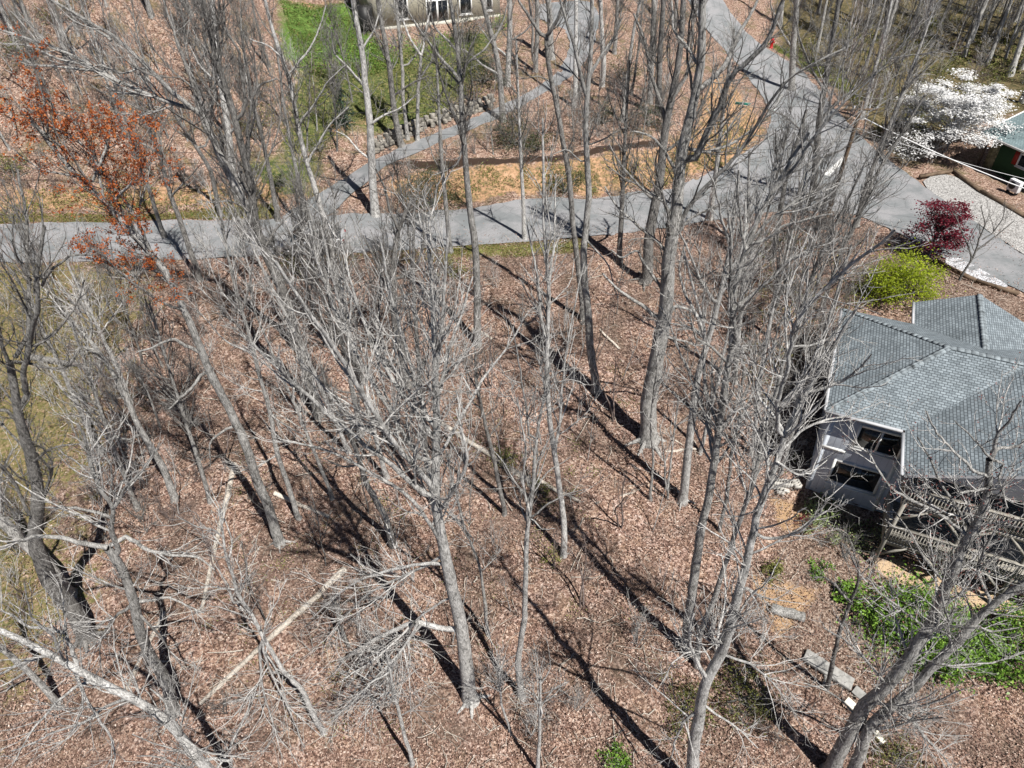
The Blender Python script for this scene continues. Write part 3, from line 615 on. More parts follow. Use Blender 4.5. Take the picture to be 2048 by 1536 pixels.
def log(name, a, b, r0, r1, label, cat="log", mat='deadwood', cut=True, lift=.0, wob=.05, group=None):
    a = np.array(a, float); b = np.array(b, float); t = np.linspace(0, 1, 14); rng = np.random.default_rng(int(abs(a[0] * 77 + b[1] * 13)))
    P = a * (1 - t[:, None]) + b * t[:, None]; P[:, :2] += np.cumsum(rng.normal(0, wob * .4, (14, 2)), 0) * np.sin(t * np.pi)[:, None]
    R = (r0 * (1 - t) + r1 * t) * (1 + rng.normal(0, .04, 14)); P[:, 2] = np.maximum(P[:, 2], H(P[:, :2]) + R * .55) + lift
    base = P[0].copy(); A = Acc(); A.tubes([P - base], [R], 10)
    o = A.obj(name, M[mat], smooth=True, loc=base); tag(o, label, cat, group)
    if cut:
        c = Acc(); d = P[0] - P[1]; circle_cap(c, d * .002, d, R[0] * 1.0); d2 = P[-1] - P[-2]; circle_cap(c, P[-1] - base + d2 * .002, d2, R[-1]); c.obj("cut_end", plain("fresh_cut_wood", (.62, .50, .33), .8, .12, 8) if "fresh_cut_wood" not in bpy.data.materials else bpy.data.materials["fresh_cut_wood"], o)
    return o
def glog(s, w0, w1, label, lift=.05, **k):
    p = pts(s); g = ground(p[:, 0], p[:, 1]); d0, d1 = depth(g[0]), depth(g[1]); return log("fallen_log", g[0] + [0, 0, lift], g[1] + [0, 0, lift], w0 / 2 * d0 / FPX, w1 / 2 * d1 / FPX, label, **k)
glog("1606,1238 1540,1218", 21, 20, "short thick sawn log with pale cut face on the mulch", mat='bark_grey')
glog("1648,1378 1652,1340", 14, 13, "small sawn stub of wood beside the crooked sapling", mat='bark_grey')
glog("640,1190 400,1410", 13, 9, "long pale fallen trunk lying diagonally across the leaf litter", cut=False)
glog("690,1140 640,1190", 15, 12, "pale snapped end of the fallen trunk under the drooping branches", cut=True)
glog("470,930 404,1222", 12, 7, "slim bleached fallen trunk lying beside the forked hollow", cut=False)
glog("330,1225 250,1390", 9, 8, "bleached fallen stem behind the big bent trunk", cut=False)
glog("880,845 1075,975", 9, 12, "long fallen trunk lying behind the yellow green seedling", cut=False)
glog("1075,960 1160,1005", 9, 6, "broken fallen bough between two slender trees in the hollow", cut=False)
glog("550,988 660,1035", 10, 8, "grey fallen log with a broken end among sticks", cut=False)
glog("60,716 178,736", 13, 9, "dark fallen log lying on the mossy grass", mat='bark_dark')
glog("945,660 985,680", 8, 6, "small fallen stick pile beside the straight grey trunk", cut=False)
glog("1190,1010 1270,985", 7, 4, "pale fallen branch near the thick furrowed tree", cut=False)
glog("1240,700 1200,660", 5, 4, "short bleached stick at the foot of the dark straight trunk", cut=False)
glog("1330,905 1400,900", 6, 5, "fallen bough lying behind the forked trunk", cut=False)
# plank bench, blocks, pallet-like block rows
def plank(a, b, w, th, label, name="wooden_plank", mat='deck', cat="plank", lift=.1):
    a = G(*a); b = G(*b); a[2] += lift; b[2] += lift; base = (a + b) / 2; A = Acc(); A.beam(a - base, b - base, w, th); o = A.obj(name, M[mat], loc=base); bevel(o, .015); tag(o, label, cat)
    return o
M['grey_plank'] = plain("weathered_plank", (.30, .295, .28), .85, .25, 4, 0, .2, .4)
plank((1607, 1313), (1702, 1374), .62, .16, "wide weathered grey timber slab lying by the crooked sapling", mat='grey_plank', lift=.18)
plank((1706, 1380), (1740, 1410), .45, .12, "narrower grey timber board continuing the wide slab", mat='grey_plank', lift=.1)
M['block'] = plain("cream_block", (.72, .68, .58), .8, .08, 4)
plank((1688, 1404), (1722, 1436), .34, .28, "cream concrete block lying beside the timber board", "concrete_block", 'block', "block", .16)
plank((1738, 1456), (1766, 1488), .26, .2, "smaller cream block farther down the slope from the boards", "concrete_block", 'block', "block", .1)
def cinder(px0, px1, n, label, rz=None):
    a = G(*px0); b = G(*px1); d = (b - a); L = np.linalg.norm(d); t = d / L; ang = math.atan2(t[1], t[0])
    r = thing("breeze_blocks", a, label, "wall blocks", rz=ang)
    s = L / n
    for k in range(n):
        A = Acc(); x = (k + .5) * s; h = .3; w = .34
        for dx in (-.43, .43): A.box((x + dx * s, 0, h / 2), (s * .12, w, h))
        for dy in (-1, 1): A.box((x, dy * (w / 2 - .03), h / 2), (s * .74, .06, h - .006))
        A.obj("block", M['concrete'], r)
cinder((1544, 967), (1582, 975), 7, "row of hollow concrete blocks edging the leaf litter below the house")
cinder((1588, 966), (1594, 982), 3, "short return row of hollow concrete blocks nearest the house corner")
cinder((1552, 985), (1566, 989), 2, "pair of hollow concrete blocks set apart from the long row")
plank((1542, 975), (1578, 984), .22, .12, "pale timber edging board before the row of hollow blocks", mat='concrete', lift=.06)
def timber(s, w, label):
    p = pts(s); g = ground(p[:, 0], p[:, 1]); A = Acc(); base = g[0].copy()
    for a, b in zip(g[:-1], g[1:]): A.beam(a - base + [0, 0, .15], b - base + [0, 0, .15], w, .28)
    tag(A.obj("landscape_timber", M['pole'], loc=base), label, "edging timber")
timber("1905,346 1960,386 2048,436 2150,496", .25, "long dark timber edging the gravel pad below the green house")
timber("1838,357 1903,346", .22, "short dark timber edging the far end of the gravel pad")
timber("1868,525 1950,566 2035,592", .14, "dark edging strip between the mulch bed and pale gravel")

def stone_wall(s, h, label):
    p = pts(s); g = ground(p[:, 0], p[:, 1]); rng = np.random.default_rng(9); base = g[0].copy(); A = Acc()
    for a, b in zip(g[:-1], g[1:]):
        L = np.linalg.norm(b - a); n = max(1, int(L / .5)); ang = math.atan2(b[1] - a[1], b[0] - a[0])
        for k in range(n):
            for j in range(3):
                c = a + (b - a) * (k + .5 + (j % 2) * .4) / n - base; q = ang + rng.normal(0, .12); R = np.array([[math.cos(q), -math.sin(q), 0], [math.sin(q), math.cos(q), 0], [0, 0, 1]])
                A.box(c + [rng.normal(0, .05), .16 * j + rng.normal(0, .04), h * (j + .4) / 3], (.5 * rng.uniform(.7, 1.15), .36, h / 3 * rng.uniform(.8, 1.05)), R, rng.uniform(.8, .95))
    o = A.obj("stone_wall", plain("grey_field_stone", (.30, .28, .245), .9, .5, 3, 0, .2, .7), loc=base); bevel(o, .03); tag(o, label, "retaining wall")
stone_wall("735,312 800,279 870,250 945,228 985,213", 1.0, "rough grey stone retaining wall along the uphill side of the driveway")
# ------------------------------------------------------------------ trees: growing branches
def resample(P, n, crook=0.0, rng=None):
    P = np.asarray(P, float); s = np.concatenate([[0], np.cumsum(np.linalg.norm(np.diff(P, axis=0), axis=1))]); m = n * 6
    Q = np.stack([np.interp(np.linspace(0, s[-1], m), s, P[:, k]) for k in range(3)], 1)
    w = max(3, m // 9) | 1; pad = w // 2
    E = np.concatenate([2 * Q[0] - Q[1:pad + 1][::-1], Q, 2 * Q[-1] - Q[-pad - 1:-1][::-1]]); k_ = np.ones(w) / w
    Q = np.stack([np.convolve(E[:, k], k_, 'valid') for k in range(3)], 1)
    R = Q[np.linspace(0, m - 1, n).round().astype(int)]
    if crook and rng is not None:
        kn = max(3, n // 4); tt = np.linspace(0, 1, n); j = np.stack([np.interp(tt, np.linspace(0, 1, kn), rng.normal(0, crook, kn)) for _ in range(3)], 1) + rng.normal(0, crook * .12, (n, 3)); j[0] = 0; j[:, 2] *= .4; R = R + j
    return R
def unit(v): return v / (np.linalg.norm(v, axis=-1, keepdims=True) + 1e-12)
def grow(S, D, L, n, up, wob, rng):
    P = [S]; D = unit(D); st = (L / (n - 1))[:, None]
    for i in range(n - 1):
        D = unit(D + rng.normal(0, wob, D.shape) + np.array([0, 0, up])); P.append(P[-1] + D * st)
    return np.stack(P, 1)
def spawn(P, R, dens, t0, t1, lf, ang, up, n, rf, rng, wob=.14, rmin=.004, lmin=.15, taper=.4, sector=None):
    """children along the branches P (M,n,3): density per metre; lf length factor (of the remaining parent) plus spread"""
    if len(P) == 0: return np.zeros((0, n, 3)), np.zeros((0, n))
    seg = np.linalg.norm(np.diff(P, axis=1), axis=2).sum(1); cnt = rng.poisson(np.maximum(seg * (t1 - t0) * dens, .01)); idx = np.repeat(np.arange(len(P)), cnt); M_ = len(idx)
    if M_ == 0: return np.zeros((0, n, 3)), np.zeros((0, n))
    t = rng.uniform(t0, t1, M_) * (P.shape[1] - 1) * .999; i = t.astype(int); f = (t - i)[:, None]
    A = P[idx, i]; B = P[idx, i + 1]; S = A * (1 - f) + B * f; T = unit(B - A); r = R[idx, i] * (1 - f[:, 0]) + R[idx, i + 1] * f[:, 0]
    az = unit(np.cross(T, rng.normal(size=(M_, 3)))); an = np.radians(rng.normal(ang, 11, M_))[:, None]
    D = T * np.cos(an) + az * np.sin(an)
    L = np.maximum(lmin, lf(seg[idx], t / (P.shape[1] - 1)) * rng.uniform(.55, 1.3, M_))
    C = grow(S, D, L, n, up, wob, rng); r0 = np.maximum(rmin, np.minimum(r * rf, .012 * L + .004) * rng.uniform(.8, 1.2, M_))
    return C, r0[:, None] * np.linspace(1, taper, n)[None, :]
def twigs(acc, L1, rng, dens=1.0, fine=1.0, tips=None, l2=1.0, thick=1.0, upb=.10):
    """secondary branches, branchlets and twigs on the (P, R) branch sets of L1"""
    n3 = []
    for P, R, t0, t1 in L1:
        P2, R2 = spawn(P, R, 2.3 * dens, t0, t1, lambda s, t: (.8 + .30 * np.minimum(s, 9) * (1.08 - t)) * l2, 36, upb * 1.25, 7, .55, rng, .13, .013 * thick)
        acc.tubes(P2, R2, 5)
        P3, R3 = spawn(P2, R2, 2.9 * dens, .1, 1, lambda s, t: .32 + .48 * s * (1.05 - t), 38, upb, 5, .6, rng, .15, .0085 * thick)
        acc.tubes(P3, R3, 4)
        P3b, R3b = spawn(P, R, 1.8 * dens, t0, t1, lambda s, t: .6 + 0 * s, 48, upb, 5, .4, rng, .16, .009 * thick); acc.tubes(P3b, R3b, 4)
        for Pq, Rq in ((P3, R3), (P3b, R3b)):
            P4, R4 = spawn(Pq, Rq, 3.8 * dens * fine, .15, 1, lambda s, t: (.2 + .34 * s * (1.1 - t)), 38, upb * .6, 3, .7, rng, .2, .0052 * thick, .12, .5)
            acc.tubes(P4, R4, 3)
            if tips is not None: tips.append(P4[:, -1]); tips.append(P4[:, 1])
def trunk_mesh(acc, P, r0, r1, k=12, flare=.55, rng=None):
    n = len(P); t = np.linspace(0, 1, n); h = np.concatenate([[0], np.cumsum(np.linalg.norm(np.diff(P, axis=0), axis=1))])
    R = (r0 * (1 - t) ** 1.0 + r1 * t) * (1 + flare * np.exp(-h / .3))
    if rng is not None: R = R * (1 + rng.normal(0, .025, n))
    acc.tubes([P], [R], k); return R
def tree(label, base, trunk, w0, w1, limbs=(), bark_='grey', twig='twig', auto=5, dens=1.0, seed=1, t_auto=.5, l_auto=1.0, group="bare trees on the wooded lot", name="bare_tree", buds=None, lean=0.0, fine=1.0, crown=True, roots=0, baseY=None, thick=1.0, limb_dens=1.0):
    """base: picture point of the foot; trunk, limbs: picture polylines, set at the foot's real distance"""
    rng = np.random.default_rng(seed); b = pts(base)[0]; g = G(*b); Y0 = g[1]
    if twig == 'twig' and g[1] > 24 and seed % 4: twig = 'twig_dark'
    T = pts(trunk); Pt = atY(T[:, 0], T[:, 1], Y0); 
    dl = np.concatenate([[0], np.cumsum(np.linalg.norm(np.diff(np.vstack([g, Pt]), axis=0), axis=1))])[1:]
    Pt = np.vstack([g + np.array([0, 0, -.25]), g, Pt]); Pt[2:, 1] += lean * dl
    n = max(12, int(len(T) * 3)); Pt = resample(Pt, n, .07, rng)
    r0 = w0 / 2 * depth(g) / FPX; r1 = max(.02, w1 / 2 * depth(Pt[-1]) / FPX)
    root = thing(name, g, label, "tree", group)
    a = Acc(); R = trunk_mesh(a, Pt - g, r0, r1, 14, .5, rng)
    if roots:
        for k in range(roots):
            an = k * 2 * np.pi / roots + rng.uniform(-.3, .3); d = np.array([math.cos(an), math.sin(an), 0]); L = r0 * rng.uniform(2.2, 3.5)
            pr = [d * r0 * .4 + [0, 0, r0 * 1.3], d * r0 * 1.0 + [0, 0, r0 * .35]]; e = d * L; e[2] = hz(*(g + e)[:2]) - g[2] - .03; pr.append(e)
            a.tubes([resample(pr, 6)], [np.linspace(r0 * .42, r0 * .12, 6)], 7)
    a.obj("trunk", M['bark_' + bark_], root, True)
    L1 = [((Pt - g)[None], R[None], t_auto, 1.0)]
    for (lw0, lw1, path) in limbs:
        q = pts(path); 
        P = atY(q[:, 0], q[:, 1], Y0); j = np.argmin(np.linalg.norm(Pt - P[0], axis=1)); P[:, 1] += Pt[j, 1] - Y0
        run = np.concatenate([[0], np.cumsum(np.hypot(np.diff(P[:, 0]), np.diff(P[:, 2])))]); P[:, 1] += rng.uniform(-.3, .3) * run
        # keep the picture's outline while the limb comes forward or goes back
        P = np.array([[0, 0, CAM_Z]]) + (atY(q[:, 0], q[:, 1], 1.0) - [0, 0, CAM_Z]) * P[:, 1:2]
        nn = max(8, len(q) * 3); P = resample(P, nn, .10, rng)
        if np.linalg.norm(P[0] - Pt[j]) < 1.2: P[0] = Pt[j] * .7 + P[0] * .3
        d = depth(P[0]); lr = np.linspace(max(.012, lw0 / 2 * d / FPX), max(.008, lw1 / 2 * d / FPX), nn) * (1 + rng.normal(0, .03, nn))
        a = Acc(); a.tubes([P - g], [lr], 9); a.obj("limb", M['bark_' + bark_], root, True)
        L1.append(((P - g)[None], lr[None], .12, 1.0))
    c = Acc(); tips = [] if buds else None
    if auto:
        S, SR = spawn((Pt - g)[None], R[None], auto / max(1., dl[-1] * (1 - t_auto)), t_auto, .97, lambda s, t: (1.2 + .26 * s * (1.15 - t)) * l_auto, 33, .14, 10, .5, rng, .12, .03)
        c.tubes(S, SR, 7); L1.append((S, SR, .15, 1.0))
    twigs(c, L1, rng, dens * limb_dens, fine, tips, thick=thick)
    if c.v: c.obj("crown", M[twig], root, True)
    if buds:
        q = np.concatenate(tips); q = q[q[:, 2] > .66 * (Pt[-1, 2] - g[2])]
        if buds[2] < 1: q = q[rng.uniform(size=len(q)) < buds[2]]
        q = np.repeat(q, buds[3] if len(buds) > 3 else 2, 0) + rng.normal(0, .05, (len(q) * (buds[3] if len(buds) > 3 else 2), 3))
        l = Acc(); l.leaves(q, buds[1], rng, 0, .6, .4); o = l.obj("foliage_or_buds", buds[0], root); fattr(o, "tone", rng.uniform(0, 1, len(q)), 'FACE')  # small bud tufts at the twig tips, not leaves
    return root
M['red_buds'] = leafmat("maple_flower_buds", [(0, (.20, .035, .012)), (.5, (.42, .11, .03)), (1, (.55, .20, .06))], .7, .35)
M['pink_buds'] = leafmat("small_red_buds", [(0, (.16, .05, .045)), (.5, (.26, .10, .09)), (1, (.36, .18, .15))], .7, .3)
exec_trees = None
def proto_tree(name, h, r0, seed, bark_, twig, nl=8, spread=1.0, t_auto=.4, dens=.8, bend=.03, fine=.8, thick=1.2):
    """one whole tree grown from a vertical stem; copied afterwards"""
    rng = np.random.default_rng(seed)
    P = grow(np.zeros((1, 3)) + [0, 0, -.2], np.array([[rng.normal(0, .06), rng.normal(0, .06), 1]]), np.array([h]), 18, .05, bend, rng)
    root = thing(name, (0, 0, 0), None, "tree"); a = Acc(); R = trunk_mesh(a, P[0], r0, r0 * .18, 10, .5, rng); a.obj("trunk", M['bark_' + bark_], root, True)
    c = Acc(); S, SR = spawn(P, R[None], nl / (h * (1 - t_auto)), t_auto, .97, lambda s, t: (1. + .3 * s * (1.12 - t)) * spread, 38, .12, 10, .5, rng, .12, .03)
    c.tubes(S, SR, 6); twigs(c, [(P, R[None], t_auto, 1.), (S, SR, .15, 1.)], rng, dens, fine, None, thick=thick); c.obj("crown", M[twig], root, True)
    return root
def copy_tree(o):
    c = o.copy(); COL.objects.link(c)
    for ch in list(o.children):
        k = ch.copy(); COL.objects.link(k); k.parent = c
        for g in ch.children:
            h = g.copy(); COL.objects.link(h); h.parent = k
    return c
USED = set()
def place(proto, loc, rz, s, label, cat, group, tilt=(0, 0)):
    o = proto
    if proto.name in USED: o = copy_tree(proto)
    else: USED.add(proto.name)
    o.location = loc; o.rotation_euler = (tilt[0], tilt[1], rz); o.scale = (s,) * 3 if np.isscalar(s) else s
    for k in ("label", "group"):
        if k in o: del o[k]
    return tag(o, label, cat, group)
def sapling(seed, h, r, n, name="sapling", mat='twig', bush=False, spread=.35, dens=1.0, thick=1.0, fine=1.0):
    """one thin tree or many stemmed shrub as a single mesh"""
    rng = np.random.default_rng(seed); a = Acc()
    k = n; S = np.zeros((k, 3)); S[:, :2] = rng.normal(0, .08 * (k > 1), (k, 2)); S[:, 2] = -.1
    D = np.column_stack([rng.normal(0, spread, (k, 2)), np.ones(k)])
    P = grow(S, D, h * rng.uniform(.65, 1.1, k), 9, .05, .09, rng); R = (r * rng.uniform(.7, 1.2, k))[:, None] * np.linspace(1, .3, 9); a.tubes(P, R, 6)
    P2, R2 = spawn(P, R, 1.9 * dens, .2, 1, lambda s, t: .25 + .38 * s * (1.05 - t), 42, .1, 6, .55, rng, .15, .006 * thick); a.tubes(P2, R2, 4)
    P3, R3 = spawn(P2, R2, 3.6 * dens * fine, .15, 1, lambda s, t: .15 + .4 * s * (1.05 - t), 42, .07, 4, .6, rng, .18, .005 * thick); a.tubes(P3, R3, 3)
    P4, R4 = spawn(P3, R3, 4.0 * dens * fine, .15, 1, lambda s, t: .1 + .3 * s * (1.05 - t), 40, .04, 3, .7, rng, .2, .0042 * thick, .08); a.tubes(P4, R4, 3)
    return a.obj(name, M[mat], smooth=True)
def leafy(name, loc, rx, ry, rz, n, size, mat, label, cat, stems=5, clumps=40, seed=1, flat=.3, asp=.55, group=None, stem_mat='bark_dark', tone=(.5, .22), shell=.55, crs=.24, low=.0, bend=.3):
    """a leafy shrub: stems below, leaves in many clumps over an uneven outline"""
    rng = np.random.default_rng(seed); loc = np.array(loc, float); r = thing(name, loc, label, cat, group)
    c = unit(rng.normal(size=(clumps, 3))); c[:, 2] = np.abs(c[:, 2]) * 1.0 - low; rad = rng.uniform(shell, 1.05, clumps)[:, None]
    C = c * rad * np.array([rx, ry, rz]); C[:, 2] += rz * .12
    C[:, 2] = np.maximum(C[:, 2], .06)
    k = rng.integers(0, clumps, n); cs = crs * rng.uniform(.5, 1.4, clumps) * (rx + ry) / 2
    P = C[k] + rng.normal(size=(n, 3)) * cs[k][:, None] * np.array([1, 1, .6]); P[:, 2] = np.abs(P[:, 2])
    l = Acc(); l.leaves(P, size, rng, flat, asp, bend); o = l.obj("foliage_or_buds", mat, r); fattr(o, "tone", np.clip(tone[0] + rng.normal(0, tone[1], n) + rng.normal(0, .12, clumps)[k], 0, 1), 'FACE')
    if stems:
        a = Acc(); e = C[rng.choice(clumps, min(clumps, stems * 4), False)]; S = rng.normal(0, .06, (len(e), 3)); S[:, 2] = -.05
        mid = (S + e) / 2 + rng.normal(0, .06 * rx, (len(e), 3)) + [0, 0, .1 * rz]; t = np.linspace(0, 1, 6)[None, :, None]
        P = S[:, None] * (1 - t) ** 2 + 2 * mid[:, None] * t * (1 - t) + e[:, None] * t ** 2; a.tubes(P, np.full(len(e), .018 * (rx + .4))[:, None] * np.linspace(1, .3, 6), 5)
        P2, R2 = spawn(P, np.full((len(e), 6), .02), 2.5, .4, 1, lambda s, t: .3 * s * (1.1 - t) + .1, 45, .05, 4, .5, rng, .15, .004); a.tubes(P2, R2, 3)
        a.obj("stems", M[stem_mat], r, True)
    return r
